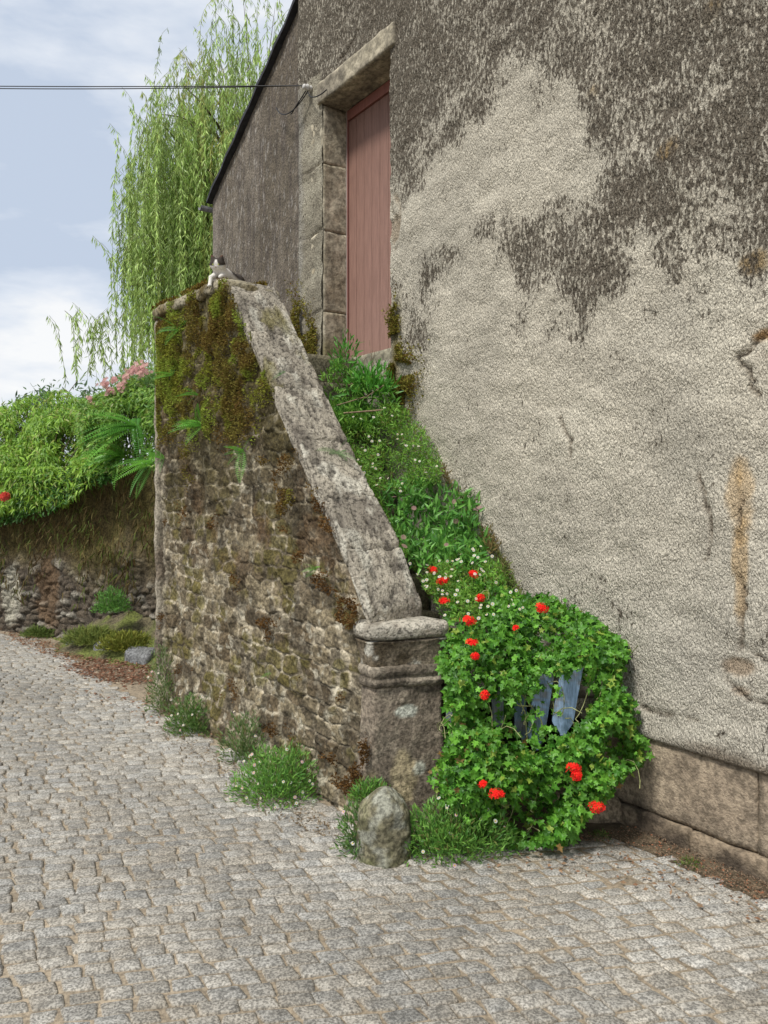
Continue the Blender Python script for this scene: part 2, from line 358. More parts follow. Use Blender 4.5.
# joint bed
nx, ny = 160, 170
U, V_ = np.meshgrid(np.linspace(-12, 4.5, nx), np.linspace(-2, 13, ny), indexing='ij')
P = np.c_[U.ravel(), V_.ravel(), np.zeros(nx*ny)]
P[:, 2] = -.0035+.009*(fbm(P, 3, 3, 5)-.5)
c = lerp(np.tile([.31, .255, .185], (len(P), 1)), np.tile([.20, .16, .11], (len(P), 1)), fbm(P, 1.2, 4, 8))
prop(np_mesh('joint_sand', P, grid_faces(nx, ny), M_SAND, col=c), kind='structure')
def street():
    a = math.radians(11); rx = np.array([math.cos(a), math.sin(a)]); ry = np.array([-math.sin(a), math.cos(a)])
    skew = math.tan(math.radians(17))
    items = []
    g = 4
    ax_ = np.array([-1, -.80, .80, 1]); gu, gv = np.meshgrid(ax_, ax_, indexing='ij'); gu, gv = gu.ravel(), gv.ravel()
    r = -3.2; cents = []
    while r < 13.5:
        h = rng.uniform(.058, .070); off = rng.uniform(0, .2)
        x = -14+off
        while x < 6:
            w = rng.uniform(.078, .118)
            cents.append((x+w/2, r+h/2, w, h)); x += w+rng.uniform(.005, .012)
        r += h+rng.uniform(.004, .009)
    cents = np.array(cents)
    wob = .07*np.sin(cents[:, 0]*.9)+.03*np.sin(cents[:, 0]*2.3+1)
    lx = cents[:, 0]-skew*cents[:, 1]; ly = cents[:, 1]+wob
    X = lx*rx[0]+ly*ry[0]; Y = lx*rx[1]+ly*ry[1]
    keep = (Y > -1.0) & (Y < 12.5) & (X > -9.5) & (X < 3.0)
    keep &= (X < house_x(Y)-.05-.10*(Y < 3.55))
    keep &= (Y < garden_line(X)-.15)
    par = (X-P0[0])*iP[0]+(Y-P0[1])*iP[1]; tt = (X-P0[0])*dP[0]+(Y-P0[1])*dP[1]
    keep &= ~((par > -.03) & (tt > -.12))
    keep &= ~((Y > 3.62) & (X > -.1))
    # only what the street could show from here or a step aside
    keep &= (abs(X) < 1.0*Y+2.2)
    cc = cents[keep]; X, Y, lx, ly = X[keep], Y[keep], lx[keep], ly[keep]; n = len(X)
    jit = rng.normal(0, .07, (n, 4, 2))
    cu = np.array([[-1, -1], [1, -1], [1, 1], [-1, 1]])
    quad = cu[None]+jit*1.6
    wu = (1-gu)[None]*.5; wv = (1-gv)[None]*.5
    q = (quad[:, 0, None, :]*(wu*wv)[..., None]+quad[:, 1, None, :]*((1-wu)*wv)[..., None]+quad[:, 2, None, :]*((1-wu)*(1-wv))[..., None]+quad[:, 3, None, :]*(wu*(1-wv))[..., None])
    # rounded outline
    rr = np.maximum(abs(gu), abs(gv)); corner = (abs(gu) == 1) & (abs(gv) == 1)
    q[:, corner, :] *= .94
    lx_ = q[..., 0]*cc[:, 2, None]/2; ly_ = q[..., 1]*cc[:, 3, None]/2
    lx_ = lx_-(skew+rng.normal(0, .08, (n, 1)))*ly_
    th = rng.normal(0, .04, (n, 1)); lx_, ly_ = lx_*np.cos(th)-ly_*np.sin(th), lx_*np.sin(th)+ly_*np.cos(th)
    px = X[:, None]+lx_*rx[0]+ly_*ry[0]; py = Y[:, None]+lx_*rx[1]+ly_*ry[1]
    edge = np.where(rr == 1, 1., 0.)
    lev = rng.normal(0, .0014, (n, 1)); tilt = rng.normal(0, .014, (n, 2))
    pz = .003+lev+tilt[:, :1]*lx_+tilt[:, 1:]*ly_-edge[None]*.0035
    P = np.stack([px, py, pz], -1).reshape(-1, 3)
    P[:, 2] += (fbm(P, 30, 3, 3)-.5)*.0045+(fbm(P, .9, 2, 31)-.5)*.014
    F = (grid_faces(g, g)[None]+(np.arange(n)*g*g)[:, None, None]).reshape(-1, 4)
    # skirts
    ring = [i*g for i in range(g)]+[(g-1)*g+j for j in range(1, g)]+[i*g+g-1 for i in range(g-2, -1, -1)]+[j for j in range(g-2, 0, -1)]
    ring = np.array(ring); m = len(ring); base = len(P)
    idx = (np.arange(n)*g*g)[:, None]+ring[None]
    S = P[idx.ravel()].copy(); S[:, 2] -= .03; cen = np.repeat(np.c_[X, Y], m, 0); S[:, :2] += (S[:, :2]-cen)*.08
    sidx = base+np.arange(n*m).reshape(n, m)
    Fs = np.stack([idx, sidx, np.roll(sidx, -1, 1), np.roll(idx, -1, 1)], -1).reshape(-1, 4)
    tone = rng.random((n, 1)); hue = rng.random((n, 1))
    c = (np.array([.27, .263, .242])*(1-hue)+np.array([.30, .278, .238])*hue)*(.74+.36*tone)
    # a paler, fresher strip of setts along the stair and the house
    near = np.maximum(sstep(.75, .1, abs(par[keep]))*(tt[keep] > -.5), sstep(1.5, .3, house_x(Y)-X)*(Y > 2.6))
    c = c*(1+.26*near[:, None]); 
    worn = fbm(np.c_[X, Y, X*0], 1.1, 3, 77)[:, None]; c = c*(.82+.4*worn)
    C0 = np.repeat(c, g*g, 0)
    dust = np.clip(np.tile(edge*.5, n)+ (fbm(P, 13, 3, 41)-.45)*1.5, 0, .8)
    C0 = mixc(C0, [.30, .255, .19], dust*.7)
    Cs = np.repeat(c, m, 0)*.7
    V = np.concatenate([P, S]); 
    return prop(np_mesh('street', V, [F, Fs], M_SETT, col=np.concatenate([C0, Cs])), kind='structure')
street()

# ------------------------------------------------------------------ house
house = prop(empty('house', (H0[0], H0[1], 0), RZH), 'tall stone house end wall with stained roughcast render and a red-brown upper door', 'house')
RIDGE, SL = 4.4, .569
def roof_z(s): return 4.55+SL*np.where(s < RIDGE, s, 2*RIDGE-s)
S_A, S_B, S_C, Z_T, Z_L = 1.88, 2.26, 3.19, 2.5, 4.615
def main_wall():
    s = np.unique(np.round(np.concatenate([np.arange(S_A, 6.6, .0145), [S_B, S_C], np.arange(6.6, 8.81, .1), [8.8]]), 5))
    z = np.unique(np.round(np.concatenate([np.arange(.44, 5.75, .0145), [Z_T, Z_L], np.arange(5.75, 7.1, .08), [7.06]]), 5))
    s = s[np.r_[True, np.diff(s) > .003] | np.isin(s, [S_B, S_C])]; z = z[np.r_[True, np.diff(z) > .003] | np.isin(z, [Z_T, Z_L])]
    S, Z = np.meshgrid(s, z, indexing='ij'); ns, nz = S.shape
    Zc = np.minimum(Z, roof_z(S)); F = grid_faces(ns, nz)
    cs, cz = S.ravel()[F].mean(1), Zc.ravel()[F].mean(1)
    hole = (cs > S_B) & (cs < S_C) & (cz > Z_T) & (cz < Z_L)
    flat = Zc.ravel()[F].ptp(1) < 1e-4 if hasattr(np.ndarray, 'ptp') else (Zc.ravel()[F].max(1)-Zc.ravel()[F].min(1)) < 1e-4
    F = F[~hole & ~flat]
    s_, z_ = S.ravel(), Zc.ravel(); P = np.c_[s_, s_*0, z_]
    # where the photograph's stains sit, in wall metres
    li = np.zeros(len(P)); w1 = (fbm(P, 2.6, 5, 45, .62)-.5)*1.1; w2 = (fbm(P, 2.6, 5, 46, .62)-.5)*.8
    def blob(px, py, rx, ry, a, rot=0):
        nonlocal li
        cs, cz = on_house(px, py)
        k = .0034 if px > 600 else .0046            # metres per pixel across the wall there
        dx, dz = (s_+w1-cs), (z_+w2-cz)
        c_, n_ = math.cos(rot), math.sin(rot); u = dx*c_+dz*n_; v = -dx*n_+dz*c_
        li = li+a*np.exp(-((u/(rx*k*1.4))**2+(v/(ry*k*1.2))**2))
    nlow = fbm(P, 1.6, 4, 12); nmid = fbm(P, 5, 4, 13)
    # dark band: everything above a wavy line
    bx = np.array([on_house(x, y) for x, y in ((300, 330), (395, 215), (440, 150), (490, 108), (560, 130), (620, 190), (700, 235), (768, 262))])
    line = np.interp(s_+w1*.8, bx[:, 0], bx[:, 1])
    li = li+sstep(-.30, .30, z_-line+(nlow-.5)*.9+(nmid-.5)*.5)*.86
    blob(548, 262, 62, 52, .64, -.5); blob(510, 240, 46, 26, .44, -.4); blob(610, 248, 80, 50, .46); blob(690, 235, 100, 80, .34); blob(560, 205, 34, 18, .34, -.5); blob(540, 300, 24, 22, .36); blob(470, 240, 36, 22, .26); blob(430, 300, 40, 60, .12); blob(640, 150, 60, 50, .2)
    blob(640, 338, 34, 20, .38); blob(700, 300, 40, 25, .25)
    blob(525, 172, 70, 36, -.42, .4); blob(455, 205, 34, 26, -.2); blob(605, 60, 14, 36, -.22, .6); blob(735, 80, 24, 36, -.25, .5); blob(690, 60, 18, 18, -.15); blob(615, 190, 40, 12, -.25, -.6); blob(430, 90, 50, 70, .2)
    blob(600, 325, 30, 20, -.2); blob(450, 330, 50, 30, -.1)
    blob(425, 300, 44, 60, .30); blob(405, 340, 30, 60, .36); blob(460, 255, 40, 30, .2); blob(380, 30, 60, 60, .35); blob(430, 240, 30, 20, .14); blob(400, 60, 25, 60, .3)
    li += (nmid-.5)*.55+(nlow-.5)*.2+(fbm(P, 9, 4, 19, .6)-.5)*1.15
    li = li-.03; li = np.where(li > .5, .5+(li-.5)*.45, li); li = np.clip(li, -.30, .80)
    # above the lintel a smoother, greyer coat
    c = np.tile([.52, .475, .38], (len(P), 1))
    c = lerp(c, np.tile([.41, .38, .31], (len(P), 1)), fbm(P, 2.2, 4, 14))
    c = c*(0.84+.36*fbm(P, 5, 5, 15))[:, None]; c = mixc(c, [.56, .52, .42], sstep(.58, .7, fbm(P, 3.2, 4, 44))*.5)
    c = mixc(c, [.24, .215, .17], np.clip(li*.5, 0, .4))
    gl = sstep(1.9, .6, z_)*.35; c = mixc(c, [.36, .34, .30], gl)
    def stain(px, py, rx, rz, colr, a, sd=20, pw=1.):
        nonlocal c
        cs, cz = on_house(px, py); d = ((s_-cs)/rx)**2+((z_-cz)/rz)**2
        f = sstep(1.3, .25, d+(fbm(P, 11, 4, sd)-.5)*3.4+(fbm(P, 3, 2, sd+1)-.5)*1.2)*a; c = mixc(c, colr, f); return f
    stain(741, 555, .028, .36, [.40, .26, .11], .6, 21); stain(741, 500, .05, .16, [.45, .29, .12], .5, 26)
    rust = stain(766, 352, .07, .05, [.10, .045, .022], .95, 22); stain(764, 335, .04, .02, [.3, .17, .06], .9, 23)
    stain(556, 345, .0, .0, [.1, .1, .1], 0) if False else None
    for px, py in ((716, 10), (590, 95), (668, 150), (755, 262), (705, 20)): stain(px, py, .07, .05, [.20, .12, .03], .75, px)
    ag = sstep(.52, .46, z_+(fbm(P, 9, 4, 47)-.5)*.10)*sstep(5.2, 5.7, s_); c = mixc(c, [.13, .10, .07], ag*.8)
    hole_f = stain(738, 668, .10, .035, [.27, .19, .12], .7, 24); stain(742, 690, .05, .03, [.26, .17, .10], .6, 28)
    moss = sstep(.10, .0, abs(s_-S_C-.05))*sstep(3.2, 2.6, z_+(nmid-.5)*.7)*(z_ > 2.2); c = mixc(c, [.13, .105, .025], moss*.85)
    li = li*(1-moss)
    # left jamb: dressed stones; greener lower down
    jam = (s_ < S_B+.001) & (z_ < Z_L+.25)
    jc = lerp(np.tile([.37, .34, .26], (len(P), 1)), np.tile([.25, .225, .17], (len(P), 1)), sstep(.35, .65, fbm(P, 6, 4, 33)))
    joint = np.zeros(len(P))
    for q in (3.0, 3.63, 4.16): joint = np.maximum(joint, sstep(.014, .002, abs(z_-q+.012*np.sin(s_*19))))
    edge = sstep(.10, .02, s_-S_A+(fbm(P, 9, 3, 34)-.5)*.1)
    jc = mixc(jc, [.15, .13, .10], joint*.6); jc = mixc(jc, [.30, .285, .25], edge*.7)
    c = np.where(jam[:, None], jc, c); li = np.where(jam, li*.35-.05, li)
    up = (s_ < S_B+.35+(z_-4.6)*.5) & (z_ > 4.6+.55*np.clip(S_B-s_, -9, 9)) & ~jam
    # right jamb: a chipped patch of bare stone
    cs, cz = on_house(393, 222); pf = sstep(1.2, .6, ((s_-cs-.03)/.075)**2+((z_-cz)/.17)**2+(nmid-.5)); pf = pf*sstep(.35, .55, fbm(P, 15, 3, 38)); c = mixc(c, [.30, .24, .17], pf*.8); li = li*(1-pf)
    crack = np.zeros(len(P)); wj = (fbm(P, 18, 3, 39)-.5)*.05; wk = (fbm(P, 18, 3, 40)-.5)*.05
    for pl in (((736, 455), (743, 480), (739, 540), (746, 600), (742, 655)), ((722, 668), (736, 690), (752, 700), (768, 702)), ((748, 652), (758, 655), (775, 668)), ((640, 706), (668, 716), (700, 720)), ((742, 362), (750, 380), (748, 388), (758, 398)), ((738, 358), (752, 348), (775, 330)), ((700, 470), (712, 520), (708, 560)), ((325, 84), (348, 48), (378, -5)), ((392, 205), (402, 232), (394, 250)), ((560, 420), (572, 440), (569, 470))):
        q = [on_house(*a) for a in pl]
        for a, b in zip(q[:-1], q[1:]):
            ax, az = b[0]-a[0], b[1]-a[1]; u = np.clip(((s_+wj-a[0])*ax+(z_+wk-a[1])*az)/(ax*ax+az*az), 0, 1)
            crack = np.maximum(crack, sstep(.012, .002, np.hypot(s_+wj-a[0]-u*ax, z_+wk-a[1]-u*az)))
    crack *= sstep(.3, .55, fbm(P, 6, 2, 42)); c = mixc(c, [.12, .09, .06], crack*.75)
    cx, cz2 = on_house(640, 640)
    y = crack*.02+(fbm(P, 2.0, 3, 16)-.5)*.034+(fbm(P*[1, 1, 1.8], 6, 3, 43)-.5)*.022+(fbm(P, 26, 3, 17)-.5)*.010+np.clip(li, 0, 1)*(fbm(P, 40, 2, 18)-.5)*.016
    y = y+joint*jam*.012+hole_f*.02+rust*.018+pf*.012
    y = np.where(z_ < .56, y-.012*sstep(.56, .46, z_), y)
    y = np.where((abs(s_-S_A) < .001) | (z_ < .441), y*.2, y)
    P[:, 1] = y
    V = [P]; n = len(P)
    # returns at the left edge and the lower lip
    i0 = np.arange(nz); A = P[i0].copy(); A[:, 1] = .08; 
    F2 = np.c_[i0[:-1], i0[1:], n+i0[1:], n+i0[:-1]]
    j0 = np.arange(ns)*nz; B = P[j0].copy(); B[:, 1] = .06; m = n+nz; k = np.arange(ns)
    F3 = np.c_[j0[1:], j0[:-1], m+k[:-1], m+k[1:]]
    P = np.concatenate([P, A, B]); c = np.concatenate([c, c[i0], c[j0]*.8]); li = np.concatenate([li, li[i0], li[j0]])
    np_mesh('wall', P, [np.concatenate([F, F2, F3])], M_RENDER, house, c, {'lichen': li})
main_wall()
def side_panel():
    ns, nz = 120, 260
    S, T = np.meshgrid(np.linspace(0, S_A+.02, ns), np.linspace(0, 1, nz), indexing='ij'); Z = T*roof_z(S)
    P = np.c_[S.ravel(), S.ravel()*0+.035, Z.ravel()]
    c = lerp(np.tile([.105, .087, .064], (len(P), 1)), np.tile([.15, .128, .10], (len(P), 1)), sstep(.3, .7, fbm(P*[3, 1, .5], 2, 4, 61)))
    dr = sstep(.5, .62, fbm(P*[9, 1, .6], 4, 3, 62)); c = mixc(c, [.075, .062, .055], dr*.5)
    fl = sstep(.66, .74, fbm(P*[2.4, 1, .7], 26, 3, 63)); c = mixc(c, [.30, .28, .25], fl*.7)
    edge = sstep(.22, .02, P[:, 0]); c = mixc(c, [.2, .175, .15], edge*.7)
    P[:, 1] += (fbm(P, 3, 3, 64)-.5)*.015+(fbm(P, 40, 2, 65)-.5)*.004
    np_mesh('wall', P, grid_faces(ns, nz), M_STONE, house, c)
side_panel()
def plinth():
    # two courses of cement-faced blocks
    for k, (x0, x1) in enumerate(((4.95, 5.805), (5.813, 6.6), (6.608, 7.7), (7.708, 8.8))):
        V, F = rock((x0, .012, .098), (x1, .25, .438), .022, .004, .007, 9, 70+k)
        c = lerp(np.tile([.35, .285, .205], (len(V), 1)), np.tile([.27, .215, .155], (len(V), 1)), sstep(.35, .65, fbm(V, 4, 4, 71)))
        c = mixc(c, [.10, .08, .06], sstep(.2, .1, V[:, 2]+(fbm(V, 12, 3, 74)-.5)*.12)*.5)
        np_mesh('plinth_block', V, F, M_PLINTH, house, c)
    for k, (x0, x1) in enumerate(((4.95, 5.50), (5.506, 6.3), (6.306, 7.5), (7.506, 8.8))):
        V, F = rock((x0, -.012, -.1), (x1, .25, .092), .022, .006, .012, 11, 80+k)
        c = lerp(np.tile([.25, .195, .135], (len(V), 1)), np.tile([.085, .066, .048], (len(V), 1)), sstep(.35, .65, fbm(V, 7, 4, 72)))
        np_mesh('plinth_block', V, F, M_PLINTH, house, c)
    V, F = rock((5.0, -.004, .4385), (8.8, .1, .452), .03, .004, .006, 20, 79)
plinth()
def door():
    V, F = rock((S_B-.05, -.018, Z_L), (S_C+.06, .24, Z_L+.165), .02, .012, .010, 12, 90)
    c = lerp(np.tile([.36, .32, .235], (len(V), 1)), np.tile([.21, .185, .14], (len(V), 1)), sstep(.35, .65, fbm(V, 7, 4, 91)))
    np_mesh('lintel', V, F, M_JAMB, house, c)
    # left reveal (three stones) and right reveal
    for k, (z0, z1) in enumerate(((Z_T-.1, 2.997), (2.999, 3.629), (3.631, 4.159), (4.161, Z_L-.004))):
        V, F = rock((S_B-.2, .014, z0), (S_B+.004, .26, z1), .02, .006, .009, 12, 95+k)
        t = [.40, .36, .27] if k != 1 else [.38, .34, .255]
        c = lerp(np.tile(t, (len(V), 1)), np.tile([.29, .25, .175], (len(V), 1)), sstep(.35, .7, fbm(V, 6, 4, 96+k)))
        c = mixc(c, [.12, .105, .03], sstep(3.0, 2.6, V[:, 2]+(fbm(V, 6, 3, 99)-.5)*.7)*.7)
        np_mesh('jamb_stone', V, F, M_JAMB, house, c)
    V, F = rock((S_C-.004, .022, Z_T-.1), (S_C+.15, .26, Z_L-.004), .03, .01, .007, 12, 104)
    np_mesh('jamb_stone', V, F, M_JAMB, house, np.tile([.22, .19, .145], (len(V), 1)))
    V, F = rock((S_B-.05, .03, Z_T-.2), (S_C+.05, .5, 2.585), .03, .012, .01, 9, 105)
    np_mesh('threshold', V, F, M_JAMB, house, np.tile([.24, .22, .16], (len(V), 1)))
    # plank door in the recess
    mD = speck_mat('red-brown painted wood', .6, 14, .88, 1.12, .25, .003, 40, stretch=(5, 5, .35))
    d = bpy.data.objects.new('door', None); C.collection.objects.link(d); d.parent = house; d.location = (0, .232, 0)
    parts = []; x = S_B+.03; w = (S_C-S_B-.06)/8
    for i in range(8):
        V, F = weld(*box_grid((x+.0006, 0, 2.59), (x+w-.0006, .03, Z_L-.09), .1, .004)); parts.append((V, F)); x += w
    V, F = merge(parts)
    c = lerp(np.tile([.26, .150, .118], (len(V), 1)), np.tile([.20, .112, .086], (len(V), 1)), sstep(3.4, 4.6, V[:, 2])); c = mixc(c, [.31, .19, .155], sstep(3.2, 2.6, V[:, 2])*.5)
    np_mesh('panel', V, F, mD, d, c, smooth=False)
    V, F = weld(*box_grid((S_B+.01, .012, 2.59), (S_C-.01, .028, Z_L-.01), .2, 0)); np_mesh('backing', V, F, mD, d, np.array([.10, .045, .035]), smooth=False)
    parts = [weld(*box_grid((S_B+.002, -.012, 2.588), (S_B+.028, .04, Z_L-.004), .2, .003)), weld(*box_grid((S_C-.028, -.012, 2.588), (S_C-.002, .04, Z_L-.004), .2, .003)),
             weld(*box_grid((S_B+.03, -.014, Z_L-.085), (S_C-.03, .04, Z_L-.006), .2, .003))]
    V, F = merge(parts); c = np.tile([.24, .10, .08], (len(V), 1)); c[V[:, 0] < S_B+.012] = [.33, .30, .28]
    np_mesh('door_frame', V, F, mD, d, c, smooth=False)
door()
def roof():
    t = .032
    for sgn in (0, 1):
        def sx(s): return s if not sgn else 2*RIDGE-s
        a, b = -.05, RIDGE
        V = []
        n = 26
        for i in range(n+1):
            s = a+(b-a)*i/n
            st = .008*(i % 2)
            for y in (-.018, 7.2):
                z = 4.55+SL*s+.005
                V += [[sx(s), y+(0 if y > 0 else -st), z], [sx(s), y+(0 if y > 0 else -st), z+t+st]]
        V = np.array(V); F = []
        for i in range(n):
            k = 4*i
            F += [[k, k+4, k+5, k+1], [k+1, k+5, k+7, k+3], [k+2, k+3, k+7, k+6], [k, k+2, k+6, k+4]]
        F += [[0, 1, 3, 2]]
        np_mesh('roof', V, np.array(F), M_SLATE, house, smooth=False)
    # stub of gutter under the left eave
    th = np.linspace(math.pi, 2*math.pi, 9); V = []
    for y in (-.07, 7.2):
        for r in (.042, .036): V += [[-.10+r*math.cos(a), y, 4.50+r*math.sin(a)] for a in th]
    V = np.array(V); F = []
    for i in range(8): F += [[i, i+1, 18+i+1, 18+i], [9+i+1, 9+i, 27+i, 27+i+1], [i, 9+i, 10+i, i+1]]
    np_mesh('gutter', V, np.array(F), M_ZINC, house)
    V, F = merge([weld(*box_grid((-.02, .04, -.1), (.0, 7.0, 4.6), .5, 0)), weld(*box_grid((8.8, .0, -.1), (8.82, 7.0, 4.6), .5, 0)), weld(*box_grid((-.02, 7.0, -.1), (8.82, 7.05, 4.6), .5, 0))])
    np_mesh('wall', V, F, M_STONE, house, np.array([.2, .18, .15]), smooth=False)
    V = np.array([[-.02, 7.02, 4.6], [8.82, 7.02, 4.6], [RIDGE, 7.02, 7.05]]); np_mesh('gable', V, np.array([[0, 1, 2]]), M_STONE, house, np.array([.2, .18, .15]))
roof()
# insulator and overhead line
s0, z0 = on_house(312, 89)
def hpt(s, z, o=0): p = H0+dH*s-iH*o; return np.array([p[0], p[1], z])
Vl = []; Fl = []
def lathe(prof, n=10):
    th = np.arange(n)*2*math.pi/n; V = np.array([[r*math.cos(a), r*math.sin(a), z] for r, z in prof for a in th]); F = []
    for i in range(len(prof)-1):
        for j in range(n): F.append((i*n+j, i*n+(j+1) % n, (i+1)*n+(j+1) % n, (i+1)*n+j))
    return V, np.array(F)
V, F = lathe([(0, 0), (.016, 0), (.02, .008), (.013, .016), (.02, .024), (.022, .034), (.013, .042), (.017, .05), (.012, .058), (0, .06)])
V = V[:, [0, 2, 1]]*[1, -1, 1]*1.3+[s0, .0, z0]
np_mesh('insulator', V, F[:, ::-1], M_WHITE, house)
a = hpt(s0, z0+.01, .06)
cable = prop(empty('overhead_cable', tuple(a)), 'thin black overhead cable strung from the house wall across the sky', 'cable')
pts = []
for off in (0, 1):
    t = np.linspace(0, 1, 60); end = at(-700, 62, 9.6)+np.array([0, 0, .0])
    p = a[None]*(1-t[:, None])+end[None]*t[:, None]; p[:, 2] -= .10*4*t*(1-t)*(1+.10*off); p[:, 1] += .03*off*np.sin(t*9)
    V, F = tube(p-a, .0042, 5); pts.append((V, F))
V, F = merge(pts); np_mesh('line_wire', V, F, M_WIRE, cable)
pts = []
for k, (e1, e2, sag) in enumerate((((s0-.55, z0+.06), (s0, z0-.03), .12), ((s0, z0-.03), (s0+.30, z0-.14), .06), ((s0-.28, z0-.10), (s0, z0), .05))):
    t = np.linspace(0, 1, 18); q = np.array([hpt(e1[0]*(1-u)+e2[0]*u, e1[1]*(1-u)+e2[1]*u-sag*4*u*(1-u), .035+.03*math.sin(u*3.1)) for u in t]); pts.append(tube(q-a, .005, 5))
V, F = merge(pts); np_mesh('tail_wire', V, F, M_WIRE, cable)

# ------------------------------------------------------------------ parapet of the outside stair
parapet = prop(empty('stair_parapet', (P0[0], P0[1], 0), RZP), 'mossy rubble stone wall with sloping coping beside the outside stair', 'wall')
T_PK, Z_PK, Z_FT, T_END = 1.497, 2.94, .97, 2.67
def ptop(t): return np.interp(t, [-.1, 0, .215, .412, .556, .922, T_PK, 3], [.93, 1.0, 1.335, 1.565, 1.735, 2.19, Z_PK, Z_PK+.03])
def stones(P2, seeds, stretch):
    """nearest and second-nearest distance to the seeds; P2 (N,2)"""
    f1 = np.full(len(P2), 9.); f2 = f1.copy(); idx = np.zeros(len(P2), int); S = seeds*stretch
    for a0 in range(0, len(P2), 20000):
        q = P2[a0:a0+20000]*stretch
        d = (np.abs(q[:, None, :]-S[None])**3.2).sum(-1)**(1/3.2); o = np.argpartition(d, 1, axis=1)[:, :2]
        dd = np.take_along_axis(d, o, 1); sw = dd[:, 0] > dd[:, 1]; dd[sw] = dd[sw][:, ::-1]; oo = o.copy(); oo[sw] = o[sw][:, ::-1]
        f1[a0:a0+20000] = dd[:, 0]; f2[a0:a0+20000] = dd[:, 1]; idx[a0:a0+20000] = oo[:, 0]
    return f1, f2, idx
def course_seeds(x0, x1, z0, z1, h=.12, w=.2, j=.25):
    r = np.random.default_rng(5); out = []; z = z0; k = 0
    while z < z1:
        hh = h*r.uniform(.75, 1.3); x = x0+r.uniform(0, w)
        while x < x1:
            ww = w*r.uniform(.55, 1.5); out.append((x+ww/2, z+hh/2+r.normal(0, h*.07))); x += ww
        z += hh; k += 1
    return np.array(out)
def parapet_face():
    nt_, nv = 340, 330
    T, Vv = np.meshgrid(np.linspace(0.0, T_END, nt_), np.linspace(0, 1, nv), indexing='ij')
    top = ptop(T)-.07; Z = -.05+Vv*(top+.05); t, z = T.ravel(), Z.ravel(); P = np.c_[-t, t*0, z]
    wx = np.c_[t+(fbm(P, 9, 4, 101)-.5)*.07, z+(fbm(P, 8, 4, 102)-.5)*.05]
    sd = course_seeds(-.1, T_END+.1, -.1, 3.0, .098, .155)
    f1, f2, idx = stones(wx, sd, np.array([.55, 1.0]))
    gap = f2-f1+(fbm(P, 30, 3, 100)-.5)*.006; body = sstep(.006, .017, gap)
    rnd = rng.random(len(sd)); r2 = rng.random(len(sd)); tone = rnd[idx]
    bulge = sstep(0, .014, gap)*.012*(0.1+1.5*r2[idx])
    mossy = sstep(.0, .8, (z-(1.45+.15*np.sin(t*3)))/1.0+(fbm(P, 2.2, 4, 104)-.5)*1.5)          # thick towards the top
    patch = sstep(.52, .66, fbm(P, 4.5, 4, 105)+(z-1.2)*.05)
    y = -bulge-(fbm(P, 13, 5, 106)-.5)*.045-(fbm(P, 45, 3, 107)-.5)*.018-(fbm(P, 2, 2, 108)-.5)*.05
    y -= mossy*(fbm(P, 9, 4, 109))*.05
    y -= sstep(.5, 0, z)*.05*fbm(P, 3, 2, 110)
    # a vertical joint where later masonry meets the corner
    c = np.tile([.20, .165, .105], (len(P), 1)); c = mixc(c, [.105, .08, .048], sstep(.3, .7, tone)); c = mixc(c, [.30, .26, .185], sstep(.80, .95, tone))
    c = mixc(c, [.42, .37, .275], (1-body)*.62*sstep(.34, .52, fbm(P, 5, 4, 99)+.02)); c = mixc(c, [.38, .35, .27], sstep(.62, .70, fbm(P, 22, 3, 98))*.7)
    c = mixc(c, [.06, .047, .03], sstep(.5, .62, fbm(P, 12, 4, 111))*.75)
    c = mixc(c, [.10, .085, .02], sstep(.52, .62, fbm(P, 6, 4, 112)+.05*(z-.8))*.7*body)
    c = mixc(c, [.085, .045, .018], patch*.6*sstep(.9, 1.4, z)*sstep(2.9, 2.0, z))
    c = mixc(c, [.07, .058, .02], mossy*.7); c = mixc(c, [.05, .038, .022], sstep(1.1, 1.7, z)*sstep(2.6, 2.0, z)*.5*body)
    c = mixc(c, [.06, .05, .03], sstep(.55, .15, t)*sstep(.7, .3, z)*.5*sstep(.4, .6, fbm(P, 5, 3, 113)))
    lef = sstep(T_END-.12, T_END-.03, t+(fbm(P, 8, 2, 114)-.5)*.05); c = mixc(c, [.30, .265, .20], lef*.75)
    P[:, 1] = y+.045
    np_mesh('wall_face', P, grid_faces(nt_, nv)[:, ::-1], M_STONE, parapet, c)
    # core: far end, inner face, top
    ts = np.linspace(.02, T_END, 60); V = []
    for q in ts:
        for y_ in (.06, .31): V += [[-q, y_, -.1], [-q, y_, float(ptop(q))-.06]]
    V = np.array(V); F = []
    for i in range(59):
        k = 4*i; F += [[k+2, k+3, k+7, k+6], [k+1, k+5, k+7, k+3]]
    k = 4*59; F += [[k, k+2, k+3, k+1]]
    V, F = V, np.array(F)
    np_mesh('core', V, F, M_STONE, parapet, np.array([.20, .175, .13]))
    # rough far-end edge
    V, F = rock((-T_END-.03, .0, -.1), (-T_END+.03, .33, Z_PK-.08), .025, .02, .02, 9, 120)
    c = lerp(np.tile([.30, .265, .205], (len(V), 1)), np.tile([.16, .13, .095], (len(V), 1)), sstep(.4, .6, fbm(V, 8, 4, 121)))
    np_mesh('end_edge', V, F, M_STONE, parapet, c)
parapet_face()
